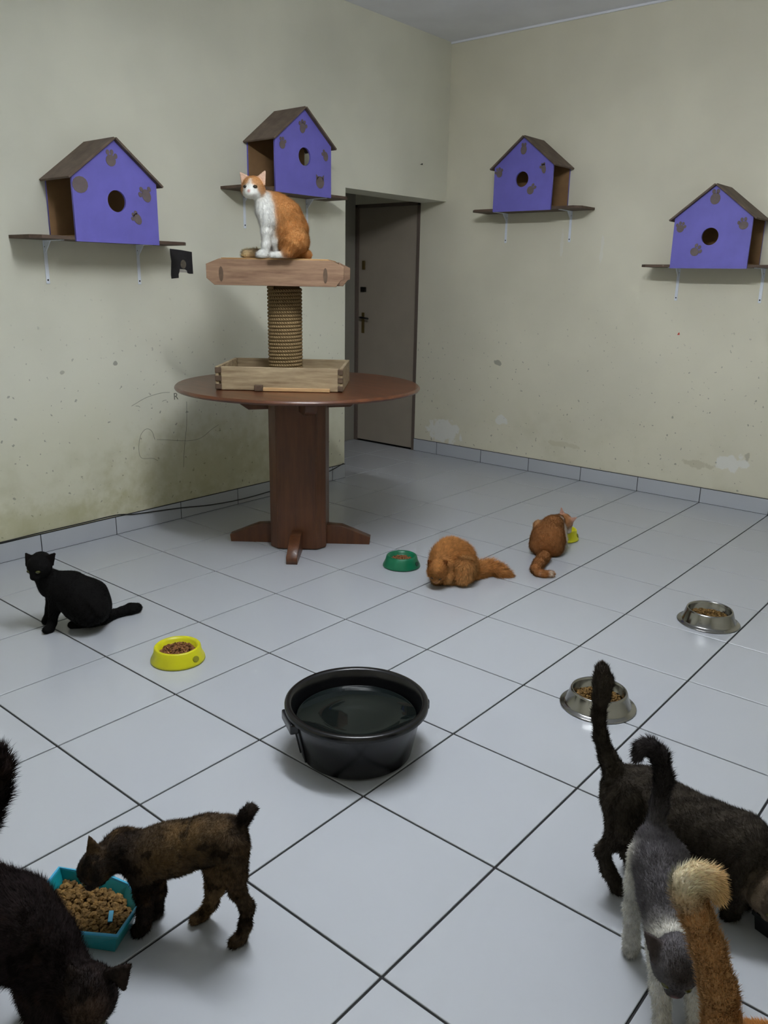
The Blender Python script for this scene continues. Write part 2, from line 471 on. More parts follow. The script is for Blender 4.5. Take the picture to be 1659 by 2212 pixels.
HW, HE, HP, HD, TH = 0.45, 0.262, 0.438, 0.222, 0.012
def house(loc, rz, prints, hole, label, shelf_label, drop=0.022):
    """loc: on the wall at the shelf top, centred; local x along the wall, -y into the room"""
    sh = set_props(empty('wall_shelf', loc, rz), shelf_label, 'shelf', 'wall shelves under the cat houses')
    SD, SL = 0.226, 0.425
    c = 0.02
    bm = bmesh.new()
    pts = [(-SL, 0), (SL, 0), (SL, -SD+c*2), (SL-c*2, -SD), (-SL+c*2, -SD), (-SL, -SD+c*2)]
    top = [bm.verts.new((x, y-0.001, 0)) for x, y in pts]; bot = [bm.verts.new((x, y-0.001, -0.015)) for x, y in pts]
    bm.faces.new(top[::-1]); bm.faces.new(bot)
    for i in range(6): bm.faces.new((top[i], top[(i+1) % 6], bot[(i+1) % 6], bot[i]))
    bmesh.ops.recalc_face_normals(bm, faces=bm.faces)
    link_mesh('board', bm_mesh(bm, 'board'), M['shelf'], sh)
    for bx in (-0.255, 0.255):
        b = bmesh.new()
        add_box(b, (bx-0.009, -0.0045, -0.215), (bx+0.009, -0.001, -0.015), 0.001, 1)
        add_box(b, (bx-0.009, -0.17, -0.0185), (bx+0.009, -0.001, -0.015), 0.001, 1)
        # pressed rib and stiffening web
        v = [b.verts.new(p) for p in ((bx-0.0025, -0.004, -0.075), (bx-0.0025, -0.06, -0.018), (bx-0.0025, -0.004, -0.018), (bx+0.0025, -0.004, -0.075), (bx+0.0025, -0.06, -0.018), (bx+0.0025, -0.004, -0.018))]
        for f in ((0, 1, 2), (5, 4, 3), (0, 3, 4, 1), (1, 4, 5, 2), (2, 5, 3, 0)): b.faces.new([v[i] for i in f])
        bmesh.ops.recalc_face_normals(b, faces=b.faces)
        br = link_mesh('bracket', bm_mesh(b, 'bracket'), M['bracket'], sh)
        for sz in (-0.045, -0.198):
            s_ = lathe('screw', [(0, 0.002), (0.003, 0.0018), (0.0045, 0.0), (0.0045, -0.001)], 10)
            s_.transform(Matrix.Rotation(math.radians(90), 4, 'X'))
            link_mesh('screw', s_, M['screw'], br, (bx, -0.0045, sz))
    ho = set_props(empty('cat_house', loc, rz), label, 'cat house', 'purple cat houses on the walls')
    front_out = [(-HW/2, -drop), (HW/2, -drop), (HW/2, HE), (0, HP), (-HW/2, HE)]
    back_out = [(-HW/2, 0.0), (HW/2, 0.0), (HW/2, HE), (0, HP), (-HW/2, HE)]
    def panel(name, outl, y, inner_sign, parent):
        me = plate(name, outl, TH)
        me.materials.append(M['purple']); me.materials.append(M['mdf'])
        for p in me.polygons:
            if p.normal.y * inner_sign > 0.9: p.material_index = 1
        return link_mesh(name, me, None, parent, (0, y, 0))
    fp = panel('front_panel', [front_out, circle(hole[0], hole[1], 0.049, 0.049, 32)], -0.2275-TH/2, 1, ho)
    panel('back_panel', [back_out], -0.002-TH/2, -1, ho)
    for (x, z, r, rot, toes, pad, ears) in prints:
        link_mesh('paw_print', paw_mesh(r, rot, toes, pad, ears), M['paw'], fp, (x, -TH/2-0.0006, z))
    # floor board of the house lies on the shelf
    box('floor_board', (-HW/2+0.002, -0.2265, 0.0005), (HW/2-0.002, -0.0155, 0.006), M['mdf'], ho)
    ang = math.atan2(HP-HE, HW/2)
    ln = math.hypot(HP-HE, HW/2) + 0.028
    for sx in (-1, 1):
        b = bmesh.new(); add_box(b, (0, -0.262, 0.0), (ln, -0.001, 0.011), 0.0015, 1)
        me = bm_mesh(b, 'roof_panel')
        rot = Matrix.Rotation(ang, 4, 'Y')
        me.transform(rot)
        if sx < 0:
            me.transform(Matrix.Scale(-1, 4, (1, 0, 0))); me.flip_normals()
        me.transform(Matrix.Translation((0, 0, HP+0.0005)))
        link_mesh('roof_panel', me, M['roof'], ho)
    return ho
A = (0, 1, 2, 3)
ONE = (1.0, 1.0)
R90 = math.radians(90)
house((0, 2.99*S, 3.590*S), R90, [(-0.018, 0.345, 0.026, 0.1, (1, 2, 3), ONE, False), (-0.185, 0.225, 0.036, 0.3, (), (1.1, 1.0), False),
      (0.165, 0.205, 0.027, 0.5, (0, 1, 3), (0.9, 1.15), False), (0.107, 0.095, 0.021, 0.6, (0, 1, 2), (0.95, 1.35), False)], (0.0, 0.168),
      'purple cat house with brown paw prints on the left wall, above the black torn poster', 'brown shelf with white brackets under the leftmost cat house')
house((0, 5.885*S, 4.335*S), R90, [(-0.01, 0.335, 0.024, -0.2, (0, 1, 2, 3), (0.9, 1.2), False), (-0.17, 0.228, 0.022, 0.1, (1, 2, 3), ONE, False),
      (0.178, 0.205, 0.022, 0.2, (0, 1), (0.9, 1.2), False), (0.13, 0.058, 0.034, 0.1, (), ONE, True)], (0.005, 0.185),
      'purple cat house on the left wall beside the door opening, behind the seated cat', 'brown shelf behind the cat sitting on the scratching post')
house((1.86*S, YW, 4.325*S), 0, [(-0.005, 0.36, 0.024, 0.0, (1, 2), (0.95, 1.2), False), (-0.185, 0.222, 0.023, 0.3, A, ONE, False),
      (0.155, 0.235, 0.02, 0.2, (0, 1, 2), (0.8, 1.6), False), (0.065, 0.105, 0.026, -0.8, (1, 2), ONE, False)], (-0.005, 0.178),
      'purple cat house on the back wall nearest the room corner', 'brown shelf on the back wall nearest the room corner')
house((4.872*S, YW, 3.475*S), 0, [(0.0, 0.365, 0.029, 0.0, (1, 2), (1.0, 1.1), False), (-0.186, 0.205, 0.022, -0.2, A, ONE, False),
      (0.178, 0.215, 0.024, 0.1, (0, 1, 2), (1.1, 0.95), False), (-0.085, 0.072, 0.026, -0.5, (1, 2, 3), (1.0, 0.9), False)], (-0.005, 0.158),
      'purple cat house on the back wall at the right edge, lowest of the four', 'brown shelf on the back wall cut by the right edge')

# ------------------------------------------------------------------ round pedestal table
TX, TY = 1.93*S, 4.41*S
TZ, TB = 1.985*S, 1.932*S
table = set_props(empty('round_table', (TX, TY, 0)), 'round reddish brown wooden pedestal table under the scratching post', 'table')
R_T = 1.452*S
top = lathe('tabletop', [(0, TB), (R_T-0.02, TB), (R_T-0.006, TB+0.003), (R_T, TB+0.011), (R_T-0.002, TZ-0.006), (R_T-0.009, TZ), (R_T-0.03, TZ), (0, TZ)], 96)
link_mesh('tabletop', top, M['table'], table, smooth=True).data.set_sharp_from_angle(angle=math.radians(40))
dirx = Vector((0.769, 0.639, 0)); 
ang0 = math.atan2(-0.54, -0.67)
colm = bmesh.new()
ring = []
for z in (0.004, TB-0.002):
    # a square post with broad chamfers
    a_, c_ = 0.146, 0.044
    pts = [(a_, -a_+c_), (a_, a_-c_), (a_-c_, a_), (-a_+c_, a_), (-a_, a_-c_), (-a_, -a_+c_), (-a_+c_, -a_), (a_-c_, -a_)]
    ring.append([colm.verts.new((x, y, z)) for x, y in pts])
colm.faces.new(ring[0][::-1]); colm.faces.new(ring[1])
for i in range(8): colm.faces.new((ring[0][i], ring[0][(i+1) % 8], ring[1][(i+1) % 8], ring[1][i]))
bmesh.ops.bevel(colm, geom=[e for e in colm.edges], offset=0.004, segments=2, affect='EDGES')
pc = link_mesh('pedestal', bm_mesh(colm, 'pedestal'), M['table_leg'], table)
pc.rotation_euler = (0, 0, ang0)
for k in range(4):
    ol = [(0.12, 0.002), (0.372, 0.002), (0.376, 0.036), (0.225, 0.098), (0.12, 0.104)]
    me = plate('foot', [ol], 0.056, 0.003); me.materials.append(M['table_leg'])
    f_ = link_mesh('foot', me, None, table); f_.rotation_euler = (0, 0, ang0 + k*math.pi/2)
for k in range(4):
    ol = [(0.10, TB-0.001), (0.305, TB-0.001), (0.305, TB-0.070), (0.265, TB-0.098), (0.10, TB-0.098)]
    me = plate('support_arm', [ol], 0.06, 0.002); me.materials.append(M['table_leg'])
    f_ = link_mesh('support_arm', me, None, table); f_.rotation_euler = (0, 0, ang0 + math.radians(18) + k*math.pi/2)

# ------------------------------------------------------------------ scratching post (crate base, rope column, crate platform)
rz_c = math.atan2(0.62, 0.784)
PX, PY = 1.94*S, 4.19*S
post = set_props(empty('scratching_post', (PX, PY, TZ), rz_c), 'wooden crate scratching post with a rope wrapped column on the table', 'scratching post')
W2, D2, CH = 0.305, 0.228, 0.112
bt = 0.016
def board_obj(name, lo, hi, mat, par): return link_mesh(name, box_mesh(name, lo, hi, 0.002, 1), mat, par)
board_obj('crate_floor', (-W2+bt, -D2+bt, 0.004), (W2-bt, D2-bt, 0.016), M['pallet'], post)
fbd = board_obj('front_board', (-W2+0.028, -D2, 0.002), (W2-0.022, -D2+bt, CH), M['pallet'], post)
board_obj('back_board', (-W2+bt, D2-bt, 0.002), (W2-bt, D2, CH), M['pallet'], post)
for sx, nm in ((-1, 'side_board'), (1, 'side_board')):
    x0, x1 = sorted((sx*W2, sx*(W2-bt)))
    board_obj(nm, (x0, -D2+0.004, 0.002), (x1, D2, CH), M['pallet'], post)
# dovetail ends at both front corners
for sx in (-1, 1):
    for i, zz in enumerate((0.004, 0.043, 0.082)):
        x0, x1 = sorted((sx*(W2+0.001), sx*(W2-0.03 if sx < 0 else W2-0.024)))
        board_obj('corner_finger', (x0, -D2-0.002, zz), (x1, -D2+bt, zz+0.026), M['pallet_end'], post)
# pale slat and knob along the bottom of the front board
board_obj('front_slat', (-0.075, -D2-0.022, 0.0015), (W2-0.06, -D2-0.003, 0.018), M['ply'], post)
board_obj('slat_end', (-0.115, -D2-0.026, 0.0015), (-0.076, -D2-0.003, 0.03), M['pallet_end'], post)
# rope column
PZ0, PZ1 = 0.016, 3.118*S - TZ
core = lathe('post_core', [(0, PZ0), (0.074, PZ0), (0.074, PZ1), (0, PZ1)], 40)
link_mesh('post_core', core, M['rope'], post, smooth=False)
def rope_helix(R, r, z0, z1, pitch, n_per=36, nc=8):
    turns = (z1 - z0 - 2*r) / pitch
    n = int(turns*n_per)
    verts, faces, uvs = [], [], []
    for i in range(n+1):
        a = 2*math.pi*i/n_per; z = z0 + r + pitch*i/n_per
        for k in range(nc):
            b = 2*math.pi*k/nc
            rr = r*(1 + 0.05*math.sin(a*27.37 + b))
            verts.append(((R + rr*math.cos(b))*math.cos(a), (R + rr*math.cos(b))*math.sin(a), z + rr*math.sin(b)))
            uvs.append((i/n_per*26.0, k/nc*2))
    for i in range(n):
        for k in range(nc):
            k2 = (k+1) % nc
            faces.append((i*nc+k, (i+1)*nc+k, (i+1)*nc+k2, i*nc+k2))
    me = bpy.data.meshes.new('rope_wrap'); me.from_pydata(verts, [], faces); me.update()
    uvl = me.uv_layers.new(name='UVMap')
    for p in me.polygons:
        for li, vi in zip(p.loop_indices, p.vertices): uvl.data[li].uv = uvs[vi]
    return me
link_mesh('rope_wrap', rope_helix(0.0775, 0.0088, PZ0, PZ1, 0.0170), M['rope'], post, smooth=True)
# upper platform: boards with clipped ends, sides, thin plywood on top
pz0, pz1 = PZ1, 1.462 - TZ
ph = pz1 - pz0 - 0.008
pw = 0.318
clip = [(-pw, pz0+0.03), (-pw+0.036, pz0), (pw-0.036, pz0), (pw-0.012, pz0+0.03), (pw, pz0+0.034), (pw, pz0+ph-0.026), (pw-0.055, pz0+ph), (-pw+0.055, pz0+ph), (-pw, pz0+ph-0.022)]
for yy in (-0.205, 0.205):
    me = plate('platform_board', [clip], 0.018, 0.0015); me.materials.append(M['pallet2'])
    link_mesh('platform_board', me, None, post, (-0.012, yy, 0))
for xx in (-0.262, 0.236):
    board_obj('platform_side', (xx, -0.196, pz0+0.004), (xx+0.018, 0.196, pz0+ph), M['pallet2'], post)
board_obj('platform_bottom', (-0.262, -0.196, pz0), (0.236, 0.196, pz0+0.010), M['pallet2'], post)
for xx in (-0.262, 0.222):
    me = plate('wood_knot', [circle(0, 0, 0.010, 0.034, 16)], 0.003); me.materials.append(M['pallet_end'])
    link_mesh('wood_knot', me, None, post, (xx, -0.2145, pz0+0.048))
board_obj('plywood_top', (-0.272, -0.214, pz0+ph), (0.24, 0.214, pz0+ph+0.0035), M['ply'], post)
board_obj('plywood_top', (-0.262, -0.210, pz0+ph+0.0042), (0.235, 0.21, pz0+ph+0.0078), M['ply'], post)

# ------------------------------------------------------------------ bowls, tub, trays, food
def kibble(name, loc, spread, n, r, mat, label, height=0.012, outline=None, base=0.0):
    """pieces heaped in a disc (or polygon) of the given spread"""
    bm = bmesh.new()
    src = bmesh.new(); bmesh.ops.create_icosphere(src, subdivisions=1, radius=1.0)
    sv = [v.co.copy() for v in src.verts]; sf = [[v.index for v in f.verts] for f in src.faces]; src.free()
    k = 0
    while k < n:
        if outline is None:
            a = random.uniform(0, 2*math.pi); d = spread*math.sqrt(random.random()); x, y = d*math.cos(a), d*math.sin(a); e = d/spread
        else:
            xs = [p[0] for p in outline]; ys = [p[1] for p in outline]
            x, y = random.uniform(min(xs), max(xs)), random.uniform(min(ys), max(ys))
            ins = False; j = len(outline) - 1
            for i in range(len(outline)):
                xi, yi = outline[i]; xj, yj = outline[j]
                if (yi > y) != (yj > y) and x < (xj-xi)*(y-yi)/(yj-yi)+xi: ins = not ins
                j = i
            if not ins: continue
            e = min(1.0, math.hypot(x/ (max(xs)-min(xs)), y/(max(ys)-min(ys)))*2)
        z = base + r*0.7 + height*(1-e*e)*random.uniform(0.25, 1.0) + random.uniform(0, r*0.9)
        rot = Matrix.Rotation(random.uniform(0, 6.3), 3, 'Z') @ Matrix.Rotation(random.uniform(0, 6.3), 3, 'X')
        sc = Vector((r*random.uniform(0.85, 1.2), r*random.uniform(0.8, 1.1), r*random.uniform(0.5, 0.75)))
        vs = [bm.verts.new(rot @ Vector((c.x*sc.x, c.y*sc.y, c.z*sc.z)) + Vector((x, y, z))) for c in sv]
        for f in sf: bm.faces.new([vs[i] for i in f])
        k += 1
    # a filled bed under the pieces
    ol = outline or [(spread*1.02*math.cos(2*math.pi*i/24), spread*1.02*math.sin(2*math.pi*i/24)) for i in range(24)]
    vs = [bm.verts.new((x, y, base + r*0.5)) for x, y in ol]; bm.faces.new(vs)
    o = link_mesh(name, bm_mesh(bm, name), mat, None, loc, smooth=False)
    return set_props(o, label, 'pet food', kind='stuff')

def plastic_bowl(loc, rb, rt, h, mat, mat_shade, label, recess_dir):
    o = set_props(empty('food_bowl', loc), label, 'bowl')
    prof = [(rb-0.006, 0.0015), (rb, 0.003), (rb-0.001, 0.010), (rb-0.012, h*0.55), (rt+0.004, h-0.004), (rt, h), (rt-0.006, h-0.001), (rt-0.012, h-0.010), (rt-0.02, h*0.42), (rt-0.034, h*0.30), (0, h*0.28)]
    link_mesh('bowl_body', lathe('bowl_body', prof, 56), mat, o, smooth=True)
    under = lathe('bowl_skirt', [(rb-0.006, 0.0015), (rb-0.016, h*0.5), (rt-0.02, h*0.4)], 56)
    link_mesh('inner_skirt', under, mat, o, smooth=True)
    # finger recess on the flank, a disc with the hollow's shade painted in
    a = recess_dir
    me = plate('finger_recess_shade', [circle(0, 0, 0.013, 0.010, 20)], 0.004, 0.001)
    me.transform(Matrix.Rotation(math.radians(-22), 4, 'X'))
    me.materials.append(mat_shade)
    rr = rb - 0.0075
    link_mesh('finger_recess_shade', me, None, o, (rr*math.cos(a), rr*math.sin(a), h*0.45), (0, 0, a + math.pi/2))
    return o

def steel_bowl(loc, label, s=1.0):
    o = set_props(empty('food_bowl', loc), label, 'bowl')
    prof = [(0.1255, 0.001), (0.1275, 0.003), (0.1245, 0.0055), (0.113, 0.007), (0.108, 0.012), (0.095, 0.054), (0.0925, 0.0595), (0.0895, 0.061), (0.0865, 0.0585), (0.0845, 0.052), (0.079, 0.022), (0.066, 0.014), (0, 0.013)]
    link_mesh('bowl_body', lathe('bowl_body', [(r*s, z*s) for r, z in prof], 72), M['steel'], o, smooth=True)
    ringp = [(0.1255, 0.001), (0.121, 0.0012), (0.110, 0.0045), (0.113, 0.006)]
    link_mesh('rubber_foot', lathe('rubber_foot', [(r*s, z*s) for r, z in ringp], 72), M['rubber'], o, smooth=True)
    return o

right_dir = math.atan2(0.639, 0.769)
yb = (1.509, 0.596, 0)
plastic_bowl(yb, 0.1, 0.081, 0.058, M['yellow_plastic'], M['yellow_shade'], 'bright yellow plastic bowl full of kibble in front of the black cat', right_dir - 0.55)
kibble('dry_food', (yb[0], yb[1], 0.030), 0.062, 230, 0.0058, M['kibble'], 'brown kibble heaped in the near yellow bowl', 0.014)
gb = (1.478, 1.966, 0)
plastic_bowl(gb, 0.094, 0.072, 0.058, M['green_plastic'], M['green_shade'], 'green plastic bowl beside the fluffy orange cat', right_dir - 0.5)
kibble('dry_food', (gb[0], gb[1], 0.027), 0.055, 170, 0.0056, M['kibble'], 'brown kibble in the green bowl', 0.008)
y2 = (1.858, 2.925, 0)
plastic_bowl(y2, 0.092, 0.074, 0.060, M['yellow_plastic'], M['yellow_shade'], 'yellow plastic bowl half hidden behind the eating brown cat', right_dir - 0.3)
kibble('dry_food', (y2[0], y2[1], 0.022), 0.052, 120, 0.0056, M['kibble'], 'brown kibble in the far yellow bowl', 0.006)
s1 = (2.880, 2.311, 0); s2 = (2.843, 1.336, 0)
steel_bowl(s1, 'stainless steel bowl farther from the camera, near the right edge')
kibble('dry_food', (s1[0], s1[1], 0.020), 0.076, 300, 0.0056, M['kibble2'], 'golden kibble in the farther steel bowl', 0.016)
steel_bowl(s2, 'stainless steel bowl behind the raised tail of the tabby')
kibble('dry_food', (s2[0], s2[1], 0.020), 0.076, 300, 0.0056, M['kibble2'], 'golden kibble in the steel bowl behind the tabby tail', 0.014)

# black water tub
bx, by = 5.61*S, 1.365*S
tub = set_props(empty('water_tub', (bx, by, 0)), 'large round black plastic tub of water in the middle of the floor', 'tub')
RB, RT, BH = 0.390*S, 0.470*S, 0.402*S
RL = 0.500*S
prof = [(0, 0.002), (RB-0.012, 0.002), (RB, 0.010), (RT-0.006, BH-0.022), (RL-0.006, BH-0.022), (RL, BH-0.017), (RL, BH-0.004), (RL-0.004, BH), (RT-0.002, BH), (RT-0.008, BH-0.004), (RT-0.012, BH-0.03), (RB-0.004, 0.014), (RB-0.02, 0.008), (0, 0.008)]
link_mesh('tub_body', lathe('tub_body', prof, 96), M['black_plastic'], tub, smooth=True).data.set_sharp_from_angle(angle=math.radians(50))
WZ = BH*0.70
wr = RB + (RT-RB)*WZ/BH - 0.012
link_mesh('grip', box_mesh('grip', (RT-0.012, -0.05, BH-0.05), (RL+0.004, 0.05, BH-0.018), 0.006), M['black_plastic'], tub).rotation_euler = (0, 0, math.atan2(-0.639, -0.769) + 0.38)
link_mesh('grip', box_mesh('grip', (RT-0.012, -0.05, BH-0.05), (RL+0.004, 0.05, BH-0.018), 0.006), M['black_plastic'], tub).rotation_euler = (0, 0, math.atan2(-0.639, -0.769) + 0.38 + math.pi)
for sg in (-1, 1):
    a = math.atan2(-0.639, -0.769) + 0.38 + sg*0.16
    r_ = tube('rib', [(RB*0.99+0.002, 0, 0.012), (RT-0.006, 0, BH-0.03)], 0.004, 8)
    link_mesh('rib', r_, M['black_plastic'], tub).rotation_euler = (0, 0, a)
wm = lathe('water', [(0, WZ), (wr*0.5, WZ), (wr-0.002, WZ), (wr, WZ+0.001)], 72)
set_props(link_mesh('water', wm, M['water'], None, (bx, by, 0), smooth=True), 'still dark water filling the black tub', 'water', kind='stuff')

def tray(name, outline, h, wall_t, flare, mat, rim_mat, label):
    """outline: rim polygon in metres (world xy, counter-clockwise); walls lean inwards to the floor"""
    cx = sum(p[0] for p in outline)/len(outline); cy = sum(p[1] for p in outline)/len(outline)
    o = set_props(empty(name, (cx, cy, 0)), label, 'tray')
    L = [(p[0]-cx, p[1]-cy) for p in outline]
    def inset(d): return [(x*(1-d/math.hypot(x, y)), y*(1-d/math.hypot(x, y))) for x, y in L]
    levels = [(inset(flare), 0.001), (inset(0.006), h-0.008), (inset(0.0), h-0.006), (inset(0.0), h), (inset(wall_t), h), (inset(wall_t+flare), 0.006)]
    bm = bmesh.new(); rings = [[bm.verts.new((x, y, z)) for x, y in ol] for ol, z in levels]
    n = len(L)
    for a, b in zip(rings, rings[1:]):
        for i in range(n): bm.faces.new((a[i], a[(i+1) % n], b[(i+1) % n], b[i]))
    bm.faces.new(rings[0][::-1]); bm.faces.new(rings[-1])
    bmesh.ops.recalc_face_normals(bm, faces=bm.faces)
    link_mesh('tray_body', bm_mesh(bm, 'tray_body'), mat, o)
    bm = bmesh.new()
    a_ = [bm.verts.new((x, y, h+0.0005)) for x, y in inset(-0.001)]; b_ = [bm.verts.new((x, y, h+0.0005)) for x, y in inset(wall_t*0.9)]
    c_ = [bm.verts.new((x, y, h+0.004)) for x, y in inset(0.0)]; d_ = [bm.verts.new((x, y, h+0.004)) for x, y in inset(wall_t*0.75)]
    for r1, r2 in ((a_, c_), (c_, d_), (d_, b_), (b_, a_)):
        for i in range(n): bm.faces.new((r1[i], r1[(i+1) % n], r2[(i+1) % n], r2[i]))
    bmesh.ops.recalc_face_normals(bm, faces=bm.faces)
    link_mesh('rim', bm_mesh(bm, 'rim'), rim_mat, o)
    return o, (cx, cy), inset(wall_t + flare*0.7)
teal_rim = [(2.318, -0.362), (2.390, -0.398), (2.492, -0.378), (2.564, -0.326), (2.520, -0.240), (2.452, -0.222), (2.395, -0.236), (2.281, -0.300)]
tr, (tcx, tcy), inner = tray('food_tray', teal_rim, 0.055, 0.007, 0.022, M['teal'], M['teal_light'], 'teal plastic tray of kibble under the kitten\'s head')
kibble('dry_food', (tcx, tcy, 0.006), 0.1, 480, 0.0078, M['kibble2'], 'kibble spread in the teal tray', 0.012, outline=inner, base=0.016)
set_props(link_mesh('plastic_scrap', box_mesh('plastic_scrap', (-0.005, -0.014, 0), (0.005, 0.014, 0.003), 0.001), M['teal_light'], None, (2.496, -0.300, 0.047), (0.15, 0.1, 0.9)),
          'small light blue plastic scrap lying on the kibble in the teal tray', 'scrap')
black_rim = [(3.545, 0.640), (3.66, 0.60), (3.82, 0.72), (3.72, 0.83), (3.57, 0.74)]
tr2, (t2x, t2y), inner2 = tray('food_tray', black_rim, 0.045, 0.006, 0.012, M['black_plastic'], M['black_plastic'], 'black plastic tray at the right edge under the tabby')
kibble('dry_food', (t2x, t2y, 0.006), 0.1, 260, 0.0062, M['kibble'], 'kibble spread in the black tray', 0.010, outline=inner2, base=0.01)

# ------------------------------------------------------------------ small things on the walls
cord_pts = [(0.658, 0.108), (0.852, 0.111), (1.077, 0.111), (1.289, 0.112), (1.395, 0.095), (1.533, 0.082), (1.723, 0.065), (1.926, 0.041), (2.169, 0.029), (2.423, 0.035), (2.666, 0.054), (2.935, 0.073), (3.005, 0.081), (3.12, 0.109)]
cp = [(SK_T+0.004, -0.6, SK_H+0.006), (SK_T+0.004, 0.1, SK_H+0.006)] + [(SK_T+0.004, y, max(z, 0.006)) for y, z in cord_pts]
set_props(link_mesh('power_cord', tube('power_cord', catmull(cp, 5), 0.0032, 6), M['cord'], None, smooth=True), 'thin black cord running along the left skirting tiles', 'cord')

pol = [(1.743, 1.516), (1.812, 1.512), (1.888, 1.504), (1.888, 1.46), (1.890, 1.388), (1.864, 1.388), (1.851, 1.392), (1.849, 1.404), (1.836, 1.41), (1.801, 1.412), (1.797, 1.393), (1.792, 1.384), (1.792, 1.365), (1.744, 1.36), (1.742, 1.381), (1.749, 1.453), (1.745, 1.481)]
pcx, pcz = 1.815, 1.44
poster = set_props(empty('torn_poster', (0.0012, pcx, pcz), R90), 'black torn poster on the left wall under the leftmost shelf', 'poster')
me = plate('sheet', [[(y-pcx, z-pcz) for y, z in pol]], 0.0016); me.materials.append(M['poster']); link_mesh('sheet', me, None, poster)
me = plate('pale_strip', [[(y-pcx, z-pcz) for y, z in ((1.8015, 1.4105), (1.847, 1.4045), (1.851, 1.3935), (1.799, 1.3945))]], 0.0012); me.materials.append(M['paper']); link_mesh('pale_strip', me, None, poster)
me = plate('printed_patch', [circle(1.826-pcx, 1.437-pcz, 0.019, 0.024, 14)], 0.0008); me.materials.append(M['print_brown']); link_mesh('printed_patch', me, None, poster, (0, -0.0011, 0))

scr = set_props(empty('pencil_scribble', (0.0, 1.6, 0.5)), 'faint pencil lines scribbled on the left wall beside the table', 'scribble')
for ln_ in ([(1.576, 0.491), (1.559, 0.541), (1.525, 0.557), (1.49, 0.532), (1.472, 0.481), (1.469, 0.434), (1.48, 0.402), (1.513, 0.391), (1.554, 0.387), (1.588, 0.367)],
            [(1.804, 0.682), (1.796, 0.548), (1.774, 0.426), (1.759, 0.302)], [(1.59, 0.489), (1.851, 0.45), (1.978, 0.5), (2.027, 0.519)],
            [(1.442, 0.693), (1.538, 0.73), (1.636, 0.746), (1.692, 0.744)], [(1.468, 0.691), (1.485, 0.688), (1.494, 0.681)], [(1.639, 0.699), (1.655, 0.703), (1.668, 0.703)]):
    link_mesh('pencil_line', tube('pencil_line', catmull([(0.0006, y-1.6, z-0.5) for y, z in ln_], 4), 0.0010, 5), M['pencil'], scr)
fc = bpy.data.curves.new('wall_letter', 'FONT'); fc.body = 'R'; fc.size = 0.055; fc.extrude = 0.0006
to = bpy.data.objects.new('tmp_letter', fc); COL.objects.link(to)
lm = bpy.data.meshes.new_from_object(to.evaluated_get(bpy.context.evaluated_depsgraph_get())); bpy.data.objects.remove(to); bpy.data.curves.remove(fc)
lm.materials.clear(); lm.transform(Matrix.Rotation(R90, 4, 'X')); lm.transform(Matrix.Rotation(R90, 4, 'Z'))
set_props(link_mesh('wall_letter', lm, M['pencil'], None, (0.0007, 1.715, 0.70)), 'small dark letter R drawn on the left wall near the table rim', 'lettering')
nm = lathe('wall_nail', [(0, 0.018), (0.005, 0.018), (0.006, 0.014), (0.0022, 0.012), (0.0022, 0.0)], 12); nm.transform(Matrix.Rotation(R90, 4, 'Y'))
set_props(link_mesh('wall_nail', nm, M['metal_dark'], None, (0.0005, 3.934, 2.174), smooth=True), 'tiny dark nail in the wall above the door opening', 'nail')
me = plate('wall_sticker', [[(-0.008, -0.008), (0.008, -0.006), (0.004, 0.010), (-0.003, 0.004)]], 0.001); me.materials.append(M['red'])
set_props(link_mesh('wall_sticker', me, None, None, (1.883, YW-0.0007, 1.073)), 'tiny red sticker on the back wall below the right cat houses', 'sticker')

